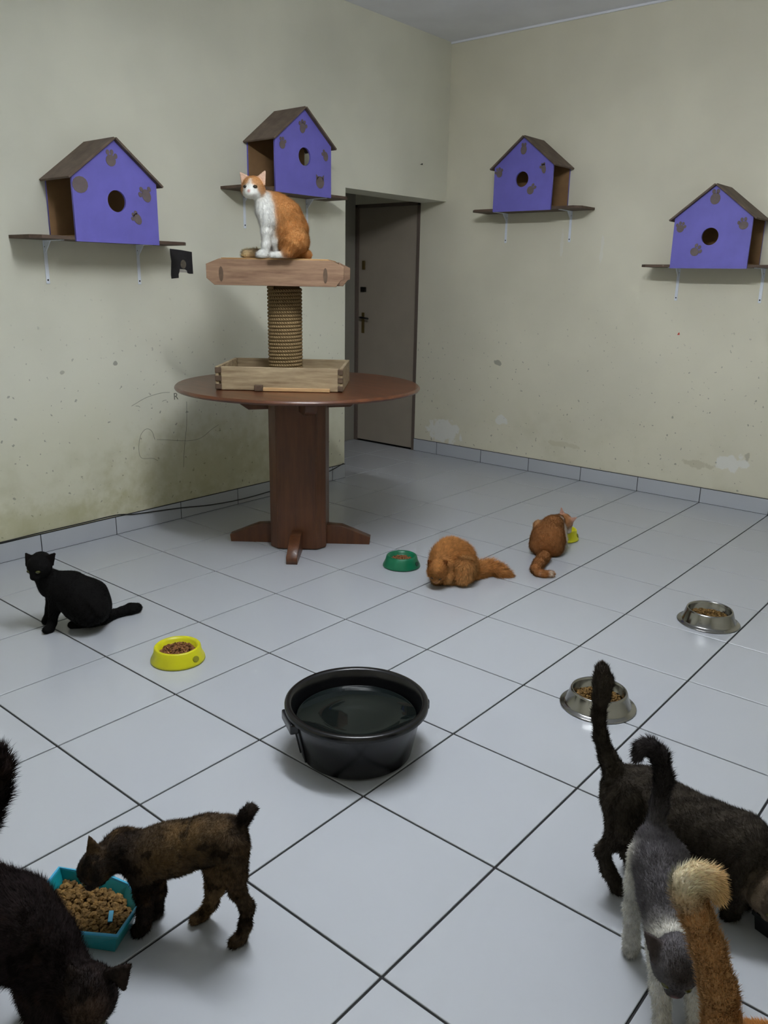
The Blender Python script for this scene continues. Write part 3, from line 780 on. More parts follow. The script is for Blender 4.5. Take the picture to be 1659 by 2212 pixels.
# ------------------------------------------------------------------ cats
CATS = {'a': {'root': (0.9447, 0.4783, 0.0),
       'step': 0.004,
       'chains': [('f', 0.02, 1.0,
                   [(0.9003, 0.4154, 0.2302, 0.0403), (0.9062, 0.4463, 0.1838, 0.0537), (0.9557, 0.4875, 0.1593, 0.0761), (1.0041, 0.5277, 0.1127, 0.0931),
                    (1.0208, 0.5416, 0.083, 0.0747)]),
                  ('f', 0.02, 1.0, [(1.066, 0.5141, 0.1005, 0.0643), (1.0633, 0.4989, 0.0926, 0.055)]),
                  ('f', 0.02, 1.0, [(0.9656, 0.5607, 0.0899, 0.0682), (0.9503, 0.5611, 0.0555, 0.0572)]),
                  ('f', 0.012, 1.0,
                   [(0.9518, 0.4387, 0.1627, 0.0367), (0.9364, 0.4259, 0.0871, 0.0222), (0.9267, 0.4178, 0.0328, 0.0167), (0.9355, 0.4017, 0.0166, 0.0166),
                    (0.9392, 0.3841, 0.0156, 0.0156)]),
                  ('f', 0.012, 1.0,
                   [(0.8798, 0.4633, 0.1319, 0.0356), (0.8633, 0.4496, 0.0648, 0.0208), (0.85, 0.4386, 0.0236, 0.0151), (0.8549, 0.4252, 0.0151, 0.0151)]),
                  ('f', 0.012, 1.0, [(1.0745, 0.4952, 0.0812, 0.0402), (0.9808, 0.5042, 0.0206, 0.0206), (0.9684, 0.4765, 0.0159, 0.0159)]),
                  ('f', 0.012, 1.0,
                   [(1.0243, 0.5823, 0.0265, 0.0265), (1.0025, 0.64, 0.0202, 0.0202), (1.0035, 0.683, 0.0194, 0.0194), (1.0131, 0.7192, 0.0234, 0.0234),
                    (1.0206, 0.7455, 0.0216, 0.0216)]),
                  ('f', 0.014, 0.5, [(0.923, 0.3873, 0.2814, 0.042), (0.9149, 0.4036, 0.2908, 0.042)]),
                  ('f', 0.012, 0.3, [(0.9359, 0.3636, 0.2483, 0.0176), (0.9275, 0.3798, 0.2632, 0.0293)]),
                  ('f', 0.012, 0.5, [(0.9401, 0.4005, 0.27, 0.0269), (0.9417, 0.4061, 0.2725, 0.0244)]),
                  ('f', 0.006, 0.2, [(0.9439, 0.3665, 0.2439, 0.0117), (0.9427, 0.3745, 0.2481, 0.0117)]),
                  ('f', 0.012, 0.5, [(0.903, 0.3831, 0.268, 0.0269), (0.8976, 0.3854, 0.2701, 0.0244)]),
                  ('f', 0.006, 0.2, [(0.9289, 0.3595, 0.2431, 0.0117), (0.9232, 0.3654, 0.247, 0.0117)])],
       'ears': [('e', 0.0044, (0.8838, 0.3626, 0.3288), (0.8913, 0.3559, 0.2846), (0.9076, 0.3824, 0.3141)),
                ('e', 0.0044, (0.9698, 0.4341, 0.3309), (0.9609, 0.4267, 0.2849), (0.9355, 0.4056, 0.3167))],
       'paints': [(0.944, 0.3468, 0.2442, 0.0068, 0.004, 'nose')],
       'eyes': [(0.9541, 0.3685, 0.2695, 0.0105, 0.3969, -0.7954, -0.4581), (0.9187, 0.3519, 0.2676, 0.0105, 0.3969, -0.7954, -0.4581)],
       'pal': {'f': (9, 8, 8), 'nose': (8, 7, 7), 'e': (16, 11, 11)},
       'fur': 0.007,
       'nfur': 24000,
       'eyecol': (60, 60, 20),
       'var': 0.25,
       'label': 'black cat sitting on the tiles beside the yellow bowl, looking at the camera'},
 'b': {'root': (0.9237, 1.6941, 1.462),
       'step': 0.0035,
       'chains': [('o', 0.02, 1.0,
                   [(0.8805, 1.6581, 1.7229, 0.0362), (0.9004, 1.6877, 1.6923, 0.062), (0.9261, 1.709, 1.6446, 0.088), (0.9395, 1.7332, 1.5846, 0.0908),
                    (0.9384, 1.7453, 1.5441, 0.0782)]),
                  ('o', 0.02, 1.0, [(1.0114, 1.702, 1.5372, 0.0682), (1.0054, 1.6839, 1.5163, 0.0553)]),
                  ('o', 0.02, 1.0, [(0.9099, 1.7997, 1.5427, 0.0706), (0.8889, 1.7951, 1.5218, 0.0576)]),
                  ('w', 0.015, 1.3, [(0.8882, 1.6255, 1.7161, 0.038), (0.9047, 1.6262, 1.6698, 0.0444), (0.9212, 1.627, 1.6295, 0.0423)]),
                  ('w', 0.012, 1.0,
                   [(0.9167, 1.6232, 1.6474, 0.0359), (0.9214, 1.6141, 1.5788, 0.0254), (0.9187, 1.6118, 1.5184, 0.0191), (0.9148, 1.6086, 1.4818, 0.0171),
                    (0.9084, 1.5968, 1.4796, 0.0181), (0.9023, 1.5852, 1.4775, 0.016)]),
                  ('w', 0.012, 1.0,
                   [(0.879, 1.6829, 1.6443, 0.0344), (0.8883, 1.6776, 1.5521, 0.0238), (0.8857, 1.6754, 1.4903, 0.0174), (0.8844, 1.6614, 1.4778, 0.0163)]),
                  ('w', 0.012, 1.0, [(0.9254, 1.6565, 1.6011, 0.0298), (0.9311, 1.6612, 1.5406, 0.0257), (0.9296, 1.6729, 1.49, 0.0215)]),
                  ('o', 0.012, 1.0, [(1.0305, 1.6658, 1.5194, 0.0507), (1.0245, 1.6478, 1.4907, 0.0295)]),
                  ('w', 0.012, 1.0, [(1.0145, 1.6395, 1.4763, 0.0148), (0.9922, 1.6144, 1.4753, 0.0137), (0.9764, 1.5948, 1.4753, 0.0137)]),
                  ('o', 0.012, 1.0,
                   [(0.937, 1.8092, 1.4882, 0.0243), (0.9465, 1.8431, 1.4825, 0.0211), (0.8366, 1.8817, 1.4819, 0.0205), (0.7341, 1.8225, 1.482, 0.0206)]),
                  ('c', 0.012, 1.6, [(0.7341, 1.8225, 1.482, 0.0206), (0.7172, 1.7173, 1.4838, 0.0225), (0.7244, 1.6583, 1.4814, 0.02)]),
                  ('o', 0.014, 0.5, [(0.8739, 1.5789, 1.7667, 0.0468), (0.8621, 1.5983, 1.769, 0.0468)]),
                  ('w', 0.012, 0.3, [(0.8952, 1.5434, 1.7432, 0.0196), (0.8823, 1.5647, 1.7513, 0.0327)]),
                  ('o', 0.012, 0.5, [(0.8932, 1.5906, 1.7514, 0.0299), (0.8941, 1.5975, 1.7519, 0.0272)]),
                  ('w', 0.006, 0.2, [(0.9044, 1.5458, 1.7384, 0.0131), (0.9017, 1.5555, 1.7393, 0.0131)]),
                  ('o', 0.012, 0.5, [(0.8543, 1.5667, 1.7523, 0.0299), (0.8477, 1.569, 1.753, 0.0272)]),
                  ('w', 0.006, 0.2, [(0.8886, 1.5361, 1.7387, 0.0131), (0.8812, 1.543, 1.7398, 0.0131)])],
       'ears': [('e', 0.0049, (0.8284, 1.5497, 1.8259), (0.8374, 1.5508, 1.775), (0.8584, 1.5747, 1.8072)),
                ('e', 0.0049, (0.9043, 1.6259, 1.8348), (0.9093, 1.617, 1.7811), (0.8857, 1.5974, 1.8078))],
       'paints': [(0.8729, 1.5788, 1.7202, 0.0299, 0.006, 'w'), (0.8977, 1.5701, 1.7314, 0.0245, 0.006, 'w'), (0.8698, 1.553, 1.7321, 0.0245, 0.006, 'w'),
                  (0.8912, 1.5517, 1.7923, 0.0054, 0.006, 'w'), (0.8933, 1.5478, 1.782, 0.0082, 0.006, 'w'), (0.8935, 1.547, 1.7682, 0.0109, 0.006, 'w'),
                  (0.8946, 1.5443, 1.7433, 0.0338, 0.006, 'w'), (0.9062, 1.5254, 1.7465, 0.0076, 0.004, 'nose')],
       'eyes': [(0.9116, 1.5591, 1.7652, 0.0117, 0.5178, -0.8492, -0.1036), (0.8745, 1.5363, 1.766, 0.0117, 0.5178, -0.8492, -0.1036)],
       'pal': {'o': (176, 126, 76), 'w': (232, 232, 226), 'nose': (176, 128, 122), 'e': (205, 172, 150), 'c': (214, 188, 150)},
       'fur': 0.013,
       'nfur': 50000,
       'eyecol': (52, 40, 18),
       'var': 0.18,
       'label': 'white and ginger cat sitting upright on the top of the scratching post'},
 'c': {'root': (1.7768, 1.9764, 0.0),
       'step': 0.004,
       'chains': [('o', 0.018, 1.0,
                   [(1.7705, 1.893, 0.0912, 0.0478), (1.7629, 1.9388, 0.1168, 0.0592), (1.7653, 1.9798, 0.1278, 0.064), (1.7874, 2.0112, 0.1063, 0.0686),
                    (1.817, 2.0098, 0.0717, 0.0618), (1.8304, 2.0079, 0.0474, 0.0486)]),
                  ('l', 0.004, 1.0, [(1.8587, 1.9599, 0.086, 0.0499), (1.8619, 1.9496, 0.0619, 0.0412)]),
                  ('l', 0.012, 1.0, [(1.8727, 1.9391, 0.0445, 0.0216), (1.8345, 1.9506, 0.0175, 0.0175), (1.8222, 1.9305, 0.0153, 0.0153)]),
                  ('l', 0.008, 1.0, [(1.7813, 1.889, 0.095, 0.0412), (1.8057, 1.8833, 0.0612, 0.0259), (1.7925, 1.9118, 0.0175, 0.0175)]),
                  ('l', 0.012, 1.0, [(1.7438, 1.9229, 0.0767, 0.0374), (1.7403, 1.9199, 0.0228, 0.0221), (1.7619, 1.8836, 0.0175, 0.0175)]),
                  ('o', 0.012, 1.5,
                   [(1.8439, 2.0446, 0.0267, 0.0267), (1.8468, 2.1119, 0.0281, 0.0281), (1.8676, 2.1618, 0.0294, 0.0294), (1.9122, 2.1758, 0.0248, 0.0248),
                    (1.9438, 2.1937, 0.0135, 0.0135)]),
                  ('o', 0.014, 0.6, [(1.8013, 1.8214, 0.0862, 0.0367), (1.7961, 1.831, 0.1004, 0.0367)]),
                  ('l', 0.012, 0.36, [(1.8043, 1.8129, 0.05, 0.0154), (1.8005, 1.8209, 0.0685, 0.0256)]),
                  ('o', 0.012, 0.6, [(1.8115, 1.8379, 0.0772, 0.0235), (1.8131, 1.842, 0.0804, 0.0213)]),
                  ('l', 0.006, 0.24, [(1.8096, 1.8177, 0.0455, 0.0102), (1.8092, 1.823, 0.0515, 0.0102)]),
                  ('o', 0.012, 0.6, [(1.7813, 1.8186, 0.0792, 0.0235), (1.7772, 1.8191, 0.0827, 0.0213)]),
                  ('l', 0.006, 0.24, [(1.7974, 1.8099, 0.0463, 0.0102), (1.7934, 1.8129, 0.0525, 0.0102)])],
       'ears': [('d', 0.0038, (1.768, 1.8, 0.1379), (1.7707, 1.8021, 0.0996), (1.788, 1.8166, 0.1249)),
                ('d', 0.0038, (1.8303, 1.8517, 0.135), (1.8264, 1.8485, 0.0987), (1.8093, 1.8343, 0.1254))],
       'paints': [(1.811, 1.8015, 0.0397, 0.006, 0.004, 'nose')],
       'eyes': [(1.8249, 1.814, 0.0638, 0.0092, 0.2894, -0.5342, -0.7943), (1.7962, 1.7956, 0.0657, 0.0092, 0.2894, -0.5342, -0.7943)],
       'pal': {'o': (176, 128, 78), 'l': (190, 146, 96), 'nose': (150, 90, 70), 'e': (130, 78, 40), 'd': (120, 70, 35)},
       'fur': 0.032,
       'nfur': 70000,
       'eyecol': (40, 30, 15),
       'var': 0.28,
       'label': 'fluffy orange cat crouched with its head down next to the green bowl'},
 'd': {'root': (1.9396, 2.6277, 0.0),
       'step': 0.004,
       'chains': [('o', 0.02, 1.0,
                   [(1.9074, 2.77, 0.1455, 0.0348), (1.905, 2.716, 0.1285, 0.0543), (1.9164, 2.6604, 0.0947, 0.0758), (1.9261, 2.6295, 0.0803, 0.0828),
                    (1.9304, 2.6201, 0.0684, 0.0706)]),
                  ('o', 0.02, 1.0, [(1.9013, 2.5958, 0.0519, 0.0535), (1.9112, 2.5911, 0.0447, 0.0461)]),
                  ('o', 0.02, 1.0, [(1.961, 2.6455, 0.0519, 0.0535), (1.9671, 2.6376, 0.0447, 0.0461)]),
                  ('c', 0.012, 1.0, [(1.8507, 2.6578, 0.1378, 0.0271), (1.8521, 2.646, 0.0995, 0.0221), (1.8529, 2.6336, 0.0379, 0.0197)]),
                  ('w', 0.012, 1.0,
                   [(1.9349, 2.7539, 0.1186, 0.0272), (1.9557, 2.7451, 0.0602, 0.0223), (1.9638, 2.7258, 0.0225, 0.0197), (1.9824, 2.6816, 0.0171, 0.0171)]),
                  ('w', 0.012, 1.0, [(1.9781, 2.6858, 0.0408, 0.022), (1.9786, 2.6602, 0.0189, 0.0195)]),
                  ('o', 0.012, 1.0,
                   [(1.9809, 2.5054, 0.0308, 0.0308), (2.0075, 2.4027, 0.0266, 0.0266), (2.0314, 2.3294, 0.0228, 0.0228), (2.0602, 2.3023, 0.018, 0.018),
                    (2.0885, 2.3065, 0.0169, 0.0169), (2.1152, 2.3312, 0.0169, 0.0169)]),
                  ('o', 0.014, 0.5, [(1.9222, 2.8362, 0.1296, 0.0345), (1.9172, 2.8259, 0.1419, 0.0345)]),
                  ('w', 0.012, 0.3, [(1.9239, 2.8487, 0.0968, 0.0145), (1.9206, 2.8392, 0.1133, 0.0241)]),
                  ('o', 0.012, 0.5, [(1.9034, 2.8416, 0.1248, 0.0221), (1.8998, 2.841, 0.1283, 0.0201)]),
                  ('w', 0.006, 0.2, [(1.9175, 2.8527, 0.0943, 0.0096), (1.9138, 2.8494, 0.0999, 0.0096)]),
                  ('o', 0.012, 0.5, [(1.9296, 2.8213, 0.1184, 0.0221), (1.9309, 2.8169, 0.1207, 0.0201)]),
                  ('w', 0.006, 0.2, [(1.9281, 2.8445, 0.0917, 0.0096), (1.9276, 2.8388, 0.0966, 0.0096)]),
                  ('w', 0.012, 0.4, [(1.9285, 2.8396, 0.1136, 0.0226), (1.9343, 2.8445, 0.0822, 0.0164)])],
       'ears': [('e', 0.0036, (1.8967, 2.8131, 0.2095), (1.893, 2.8101, 0.1573), (1.9136, 2.8272, 0.1683)),
                ('e', 0.0036, (1.9715, 2.8493, 0.1622), (1.9431, 2.8257, 0.1563), (1.9544, 2.8352, 0.1279))],
       'paints': [(1.9307, 2.8601, 0.0883, 0.0056, 0.004, 'nose'), (1.9192, 2.7668, 0.1564, 0.0198, 0.006, 'w'), (1.9262, 2.5775, -0.096, 0.0097, 0.004, 'w'),
                  (1.9637, 2.6088, -0.0977, 0.0134, 0.004, 'w'), (1.907, 2.5616, -0.0887, 0.0073, 0.004, 'c'), (2.075, 2.2987, 0.018, 0.012, 0.004, 'w'),
                  (2.1133, 2.3254, 0.018, 0.016, 0.004, 'w'), (1.9634, 2.7125, 0.1083, 0.0245, 0.006, 'p'), (1.9875, 2.6936, 0.0411, 0.0269, 0.008, 'w')],
       'eyes': [(1.9188, 2.8634, 0.1142, 0.0086, 0.2963, 0.6129, -0.7325), (1.9438, 2.8441, 0.1081, 0.0086, 0.2963, 0.6129, -0.7325)],
       'pal': {'o': (158, 110, 68), 'w': (205, 196, 184), 'p': (196, 150, 128), 'nose': (160, 110, 100), 'e': (190, 150, 135), 'c': (178, 138, 98)},
       'fur': 0.014,
       'nfur': 40000,
       'eyecol': (60, 60, 20),
       'var': 0.28,
       'label': 'brown and white cat seen from behind, eating at the far yellow bowl'},
 'e': {'root': (2.6073, -0.1909, 0.0),
       'step': 0.004,
       'chains': [('f', 0.02, 1.0, [(2.5028, -0.3038, 0.1963, 0.0321), (2.5145, -0.268, 0.2132, 0.0373), (2.5483, -0.2399, 0.1956, 0.0452)]),
                  ('t', 0.02, 1.0,
                   [(2.5483, -0.2399, 0.1956, 0.0452), (2.5776, -0.2156, 0.208, 0.0491), (2.6021, -0.1952, 0.2157, 0.05), (2.651, -0.1545, 0.2367, 0.0479),
                    (2.6821, -0.1287, 0.2456, 0.0449)]),
                  ('f', 0.012, 1.0,
                   [(2.706, -0.1087, 0.276, 0.0146), (2.7163, -0.1002, 0.2989, 0.0126), (2.724, -0.0938, 0.3149, 0.0092), (2.7299, -0.0889, 0.3128, 0.0048)]),
                  ('t', 0.012, 1.0,
                   [(2.7152, -0.1401, 0.2446, 0.0384), (2.7228, -0.1403, 0.1859, 0.0241), (2.7254, -0.1381, 0.143, 0.0165), (2.737, -0.122, 0.0942, 0.0133),
                    (2.7329, -0.1254, 0.0485, 0.0114), (2.7226, -0.1309, 0.012, 0.012), (2.7224, -0.1474, 0.0129, 0.0129)]),
                  ('l', 0.012, 1.0,
                   [(2.6446, -0.1208, 0.1662, 0.0382), (2.6379, -0.1264, 0.0997, 0.0203), (2.6286, -0.1342, 0.0503, 0.0133), (2.6076, -0.1428, 0.0114, 0.0114),
                    (2.6071, -0.1626, 0.0123, 0.0123)]),
                  ('f', 0.012, 1.0,
                   [(2.5666, -0.2637, 0.1923, 0.031), (2.5755, -0.2628, 0.1352, 0.0195), (2.5734, -0.2646, 0.076, 0.0138), (2.5373, -0.2496, 0.0132, 0.0132),
                    (2.5425, -0.2634, 0.0151, 0.0151)]),
                  ('f', 0.012, 1.0,
                   [(2.5373, -0.2101, 0.1331, 0.0262), (2.5402, -0.2077, 0.0786, 0.0143), (2.5219, -0.2032, 0.0114, 0.0114), (2.5265, -0.2137, 0.0113, 0.0113)]),
                  ('f', 0.014, 0.5, [(2.4924, -0.3278, 0.1857, 0.0316), (2.496, -0.3188, 0.1977, 0.0316)]),
                  ('f', 0.012, 0.3, [(2.4908, -0.3363, 0.1547, 0.0132), (2.4933, -0.3287, 0.1705, 0.0221)]),
                  ('f', 0.012, 0.5, [(2.5099, -0.3288, 0.1798, 0.0202), (2.5133, -0.328, 0.1829, 0.0184)]),
                  ('f', 0.006, 0.2, [(2.497, -0.3384, 0.1517, 0.0088), (2.5002, -0.3354, 0.157, 0.0088)]),
                  ('f', 0.012, 0.5, [(2.4825, -0.3147, 0.1774, 0.0202), (2.4807, -0.3112, 0.1801, 0.0184)]),
                  ('f', 0.006, 0.2, [(2.4859, -0.3327, 0.1507, 0.0088), (2.4858, -0.328, 0.1557, 0.0088)])],
       'ears': [('e', 0.0033, (2.49, -0.3274, 0.263), (2.4928, -0.3381, 0.2212), (2.5101, -0.3108, 0.2297)),
                ('e', 0.0033, (2.4424, -0.263, 0.1841), (2.4441, -0.2876, 0.1712), (2.4658, -0.2696, 0.1718))],
       'paints': [(2.4861, -0.3469, 0.1461, 0.0051, 0.004, 'nose'), (2.5684, -0.2883, 0.2727, 0.0113, 0.012, 'g'), (2.6354, -0.2065, 0.2761, 0.0382, 0.03, 'g'),
                  (2.6201, -0.2452, 0.2124, 0.0429, 0.03, 'l'), (2.6951, -0.1568, 0.3112, 0.0237, 0.02, 'g'), (2.7225, -0.1601, 0.2039, 0.0239, 0.02, 'l')],
       'eyes': [(2.499, -0.3501, 0.1687, 0.0079, -0.2309, -0.5821, -0.7796), (2.473, -0.3367, 0.1665, 0.0079, -0.2309, -0.5821, -0.7796)],
       'pal': {'f': (48, 41, 36), 'g': (114, 91, 60), 't': (74, 61, 47), 'nose': (30, 24, 22), 'e': (52, 44, 40), 'l': (104, 84, 60)},
       'fur': 0.01,
       'nfur': 70000,
       'eyecol': (70, 65, 25),
       'var': 0.5,
       'tort': (106, 82, 50),
       'label': 'thin tortoiseshell kitten standing with its head in the teal tray'},
 'f': {'root': (2.6004, -0.5435, 0.0),
       'step': 0.0045,
       'chains': [('f', 0.02, 1.0,
                   [(2.6847, -0.4994, 0.1741, 0.0464), (2.6333, -0.5161, 0.2116, 0.0634), (2.5954, -0.5476, 0.2563, 0.0844), (2.5525, -0.5833, 0.2732, 0.0858),
                    (2.5261, -0.6053, 0.2624, 0.0744)]),
                  ('f', 0.02, 1.0, [(2.6406, -0.5101, 0.1368, 0.0558), (2.6333, -0.5161, 0.0831, 0.0385)]),
                  ('f', 0.012, 1.0,
                   [(2.6889, -0.5219, 0.1483, 0.037), (2.6864, -0.524, 0.096, 0.0233), (2.6584, -0.5129, 0.0172, 0.0172), (2.6718, -0.5148, 0.017, 0.017)]),
                  ('f', 0.012, 1.0, [(2.5765, -0.4984, 0.0505, 0.0373), (2.5863, -0.4902, 0.0225, 0.0232), (2.6181, -0.5038, 0.0158, 0.0158)]),
                  ('f', 0.012, 1.0,
                   [(2.5912, -0.6162, 0.276, 0.0637), (2.5742, -0.6303, 0.196, 0.0364), (2.584, -0.6222, 0.135, 0.0205), (2.5198, -0.6205, 0.0172, 0.0172)]),
                  ('f', 0.012, 1.0, [(2.4627, -0.58, 0.1791, 0.0698), (2.4451, -0.5946, 0.1027, 0.0354), (2.4516, -0.608, 0.0178, 0.0178)]),
                  ('f', 0.012, 1.4,
                   [(2.5208, -0.6097, 0.3367, 0.0277), (2.5534, -0.5826, 0.4148, 0.0225), (2.581, -0.5596, 0.4812, 0.0206), (2.5987, -0.5449, 0.5366, 0.0211),
                    (2.6075, -0.5375, 0.5817, 0.0186), (2.6109, -0.5347, 0.6065, 0.0123)]),
                  ('f', 0.014, 0.5, [(2.7583, -0.4972, 0.1621, 0.0417), (2.7483, -0.4891, 0.1779, 0.0417)]),
                  ('b', 0.012, 0.3, [(2.7654, -0.5064, 0.1213, 0.0175), (2.7577, -0.4991, 0.1421, 0.0291)]),
                  ('f', 0.012, 0.5, [(2.7608, -0.4758, 0.1509, 0.0267), (2.7606, -0.4706, 0.1543, 0.0243)]),
                  ('b', 0.006, 0.2, [(2.7686, -0.4992, 0.1159, 0.0116), (2.7656, -0.4936, 0.1224, 0.0116)]),
                  ('f', 0.012, 0.5, [(2.739, -0.51, 0.1547, 0.0267), (2.7346, -0.5113, 0.1589, 0.0243)]),
                  ('b', 0.006, 0.2, [(2.7598, -0.513, 0.1175, 0.0116), (2.7542, -0.5116, 0.1245, 0.0116)])],
       'ears': [('e', 0.0044, (2.8024, -0.4405, 0.2269), (2.7701, -0.4674, 0.2139), (2.8022, -0.4536, 0.1868)),
                ('e', 0.0044, (2.7323, -0.5118, 0.2328), (2.7334, -0.5239, 0.2031), (2.7471, -0.4995, 0.2153))],
       'paints': [(2.7778, -0.5155, 0.11, 0.0068, 0.004, 'nose'), (2.789, -0.5166, 0.1648, 0.0315, 0.02, 'b')],
       'eyes': [(2.7862, -0.4947, 0.1365, 0.0104, 0.487, -0.3985, -0.7772), (2.7654, -0.5273, 0.1402, 0.0104, 0.487, -0.3985, -0.7772)],
       'pal': {'f': (42, 36, 36), 'b': (74, 59, 49), 'nose': (25, 20, 20), 'e': (42, 34, 31)},
       'fur': 0.018,
       'nfur': 110000,
       'eyecol': (60, 60, 25),
       'var': 0.45,
       'tort': (70, 54, 44),
       'label': 'long haired dark cat closest to the left edge, bending down beside the teal tray'},
 'g': {'root': (3.2865, 0.5454, 0.0),
       'step': 0.0045,
       'chains': [('f', 0.02, 1.0,
                   [(3.5364, 0.6622, 0.1723, 0.0531), (3.4991, 0.6442, 0.1972, 0.0654), (3.4338, 0.629, 0.1955, 0.0738), (3.363, 0.6091, 0.208, 0.0759),
                    (3.2951, 0.5916, 0.245, 0.0681), (3.2589, 0.5745, 0.2568, 0.0577)]),
                  ('f', 0.012, 1.0,
                   [(3.234, 0.5538, 0.3051, 0.0276), (3.2191, 0.5414, 0.3422, 0.019), (3.2031, 0.5281, 0.3955, 0.0146), (3.1954, 0.5217, 0.4481, 0.014),
                    (3.1966, 0.5226, 0.5001, 0.0175), (3.1974, 0.5233, 0.5332, 0.0205), (3.1936, 0.5202, 0.5636, 0.0153)]),
                  ('f', 0.012, 1.0,
                   [(3.2693, 0.5311, 0.2579, 0.0502), (3.2784, 0.5257, 0.2043, 0.0378), (3.2624, 0.5254, 0.1555, 0.0223), (3.2426, 0.5089, 0.1235, 0.0149),
                    (3.2572, 0.521, 0.0704, 0.0145), (3.2725, 0.5498, 0.0153, 0.0153), (3.2894, 0.5507, 0.0152, 0.0152)]),
                  ('f', 0.012, 1.0,
                   [(3.2646, 0.6312, 0.1633, 0.0442), (3.2714, 0.6499, 0.0908, 0.028), (3.2518, 0.6337, 0.0531, 0.0147), (3.2656, 0.6445, 0.0136, 0.0136),
                    (3.2821, 0.6418, 0.0135, 0.0135)]),
                  ('f', 0.012, 1.0,
                   [(3.5033, 0.6087, 0.1753, 0.0454), (3.5121, 0.6161, 0.1211, 0.0285), (3.5126, 0.6165, 0.0719, 0.0195), (3.5028, 0.645, 0.0178, 0.0178),
                    (3.4992, 0.6342, 0.0167, 0.0167)]),
                  ('f', 0.012, 1.0, [(3.5164, 0.7107, 0.1069, 0.0423), (3.5177, 0.7117, 0.0433, 0.0214), (3.5195, 0.6979, 0.0149, 0.0149)]),
                  ('b', 0.014, 0.5, [(3.5777, 0.6125, 0.126, 0.0394), (3.5673, 0.6175, 0.1413, 0.0394)]),
                  ('b', 0.012, 0.3, [(3.5861, 0.6085, 0.0871, 0.0165), (3.5777, 0.6125, 0.107, 0.0275)]),
                  ('b', 0.012, 0.5, [(3.5779, 0.6337, 0.1174, 0.0252), (3.577, 0.6382, 0.1211, 0.0229)]),
                  ('b', 0.006, 0.2, [(3.5883, 0.616, 0.0827, 0.011), (3.5848, 0.6202, 0.0893, 0.011)]),
                  ('b', 0.012, 0.5, [(3.5612, 0.5991, 0.1174, 0.0252), (3.5571, 0.597, 0.1211, 0.0229)]),
                  ('b', 0.006, 0.2, [(3.5815, 0.602, 0.0827, 0.011), (3.5761, 0.6021, 0.0893, 0.011)])],
       'ears': [('e', 0.0041, (3.5399, 0.5871, 0.1803), (3.541, 0.5881, 0.1424), (3.5561, 0.6006, 0.1713)),
                ('e', 0.0041, (3.5983, 0.6357, 0.1867), (3.6013, 0.6382, 0.1489), (3.5815, 0.6218, 0.1744))],
       'paints': [(3.5988, 0.6023, 0.076, 0.0064, 0.004, 'nose')],
       'eyes': [(3.6039, 0.6201, 0.1029, 0.0098, 0.5426, -0.2623, -0.798), (3.588, 0.5872, 0.1029, 0.0098, 0.5426, -0.2623, -0.798)],
       'pal': {'f': (62, 56, 49), 'b': (112, 98, 82), 'nose': (60, 40, 36), 'e': (84, 72, 58)},
       'fur': 0.011,
       'nfur': 80000,
       'eyecol': (80, 75, 25),
       'var': 0.4,
       'stripe': (38, 33, 30),
       'label': 'dark tabby cat with raised tail leaning over the black tray'},
 'h': {'root': (3.379, 0.3913, 0.0),
       'step': 0.0045,
       'chains': [('w', 0.02, 1.0, [(3.4918, 0.2639, 0.2032, 0.0345), (3.4767, 0.2904, 0.1982, 0.037)]),
                  ('g', 0.02, 1.0,
                   [(3.4691, 0.2971, 0.2103, 0.0416), (3.4423, 0.3399, 0.2326, 0.0454), (3.4144, 0.3817, 0.2561, 0.0466), (3.3916, 0.4147, 0.2706, 0.0419)]),
                  ('g', 0.012, 1.0, [(3.3794, 0.4306, 0.2955, 0.0192), (3.3783, 0.4427, 0.3486, 0.0153)]),
                  ('d', 0.012, 1.6,
                   [(3.3783, 0.4427, 0.3486, 0.0153), (3.3786, 0.4494, 0.4068, 0.0152), (3.3676, 0.4403, 0.4584, 0.0151), (3.3504, 0.426, 0.4815, 0.0131),
                    (3.337, 0.4148, 0.479, 0.0108), (3.3335, 0.4119, 0.4597, 0.0104)]),
                  ('w', 0.012, 1.0,
                   [(3.3744, 0.3874, 0.2533, 0.0256), (3.3707, 0.3843, 0.1906, 0.0192), (3.3703, 0.384, 0.1208, 0.0155), (3.3744, 0.3874, 0.0496, 0.0137),
                    (3.3729, 0.3995, 0.0144, 0.0144), (3.3754, 0.3892, 0.0138, 0.0138)]),
                  ('g', 0.012, 1.0, [(3.4246, 0.4292, 0.2547, 0.0285), (3.4368, 0.4393, 0.2097, 0.0229)]),
                  ('w', 0.012, 1.0, [(3.4368, 0.4393, 0.2097, 0.021), (3.4424, 0.457, 0.1552, 0.0175), (3.4464, 0.5079, 0.0142, 0.0142)]),
                  ('w', 0.012, 1.0,
                   [(3.4712, 0.2728, 0.1664, 0.0264), (3.4788, 0.2792, 0.0784, 0.0179), (3.495, 0.2616, 0.0143, 0.0143), (3.4986, 0.2479, 0.015, 0.015)]),
                  ('w', 0.012, 1.0, [(3.5144, 0.3088, 0.1677, 0.0264), (3.5306, 0.3222, 0.0688, 0.0179), (3.5475, 0.294, 0.0142, 0.0142)]),
                  ('w', 0.02, 1.0, [(3.4953, 0.3059, 0.1355, 0.0392), (3.4782, 0.3307, 0.1615, 0.0379), (3.4519, 0.3869, 0.162, 0.0337)]),
                  ('g', 0.014, 0.5, [(3.5281, 0.1838, 0.2293, 0.0371), (3.5232, 0.1942, 0.2433, 0.0371)]),
                  ('d', 0.012, 0.3, [(3.5321, 0.1744, 0.193, 0.0156), (3.5281, 0.183, 0.2115, 0.0259)]),
                  ('g', 0.012, 0.5, [(3.5405, 0.1992, 0.2206, 0.0238), (3.5424, 0.2032, 0.2238, 0.0216)]),
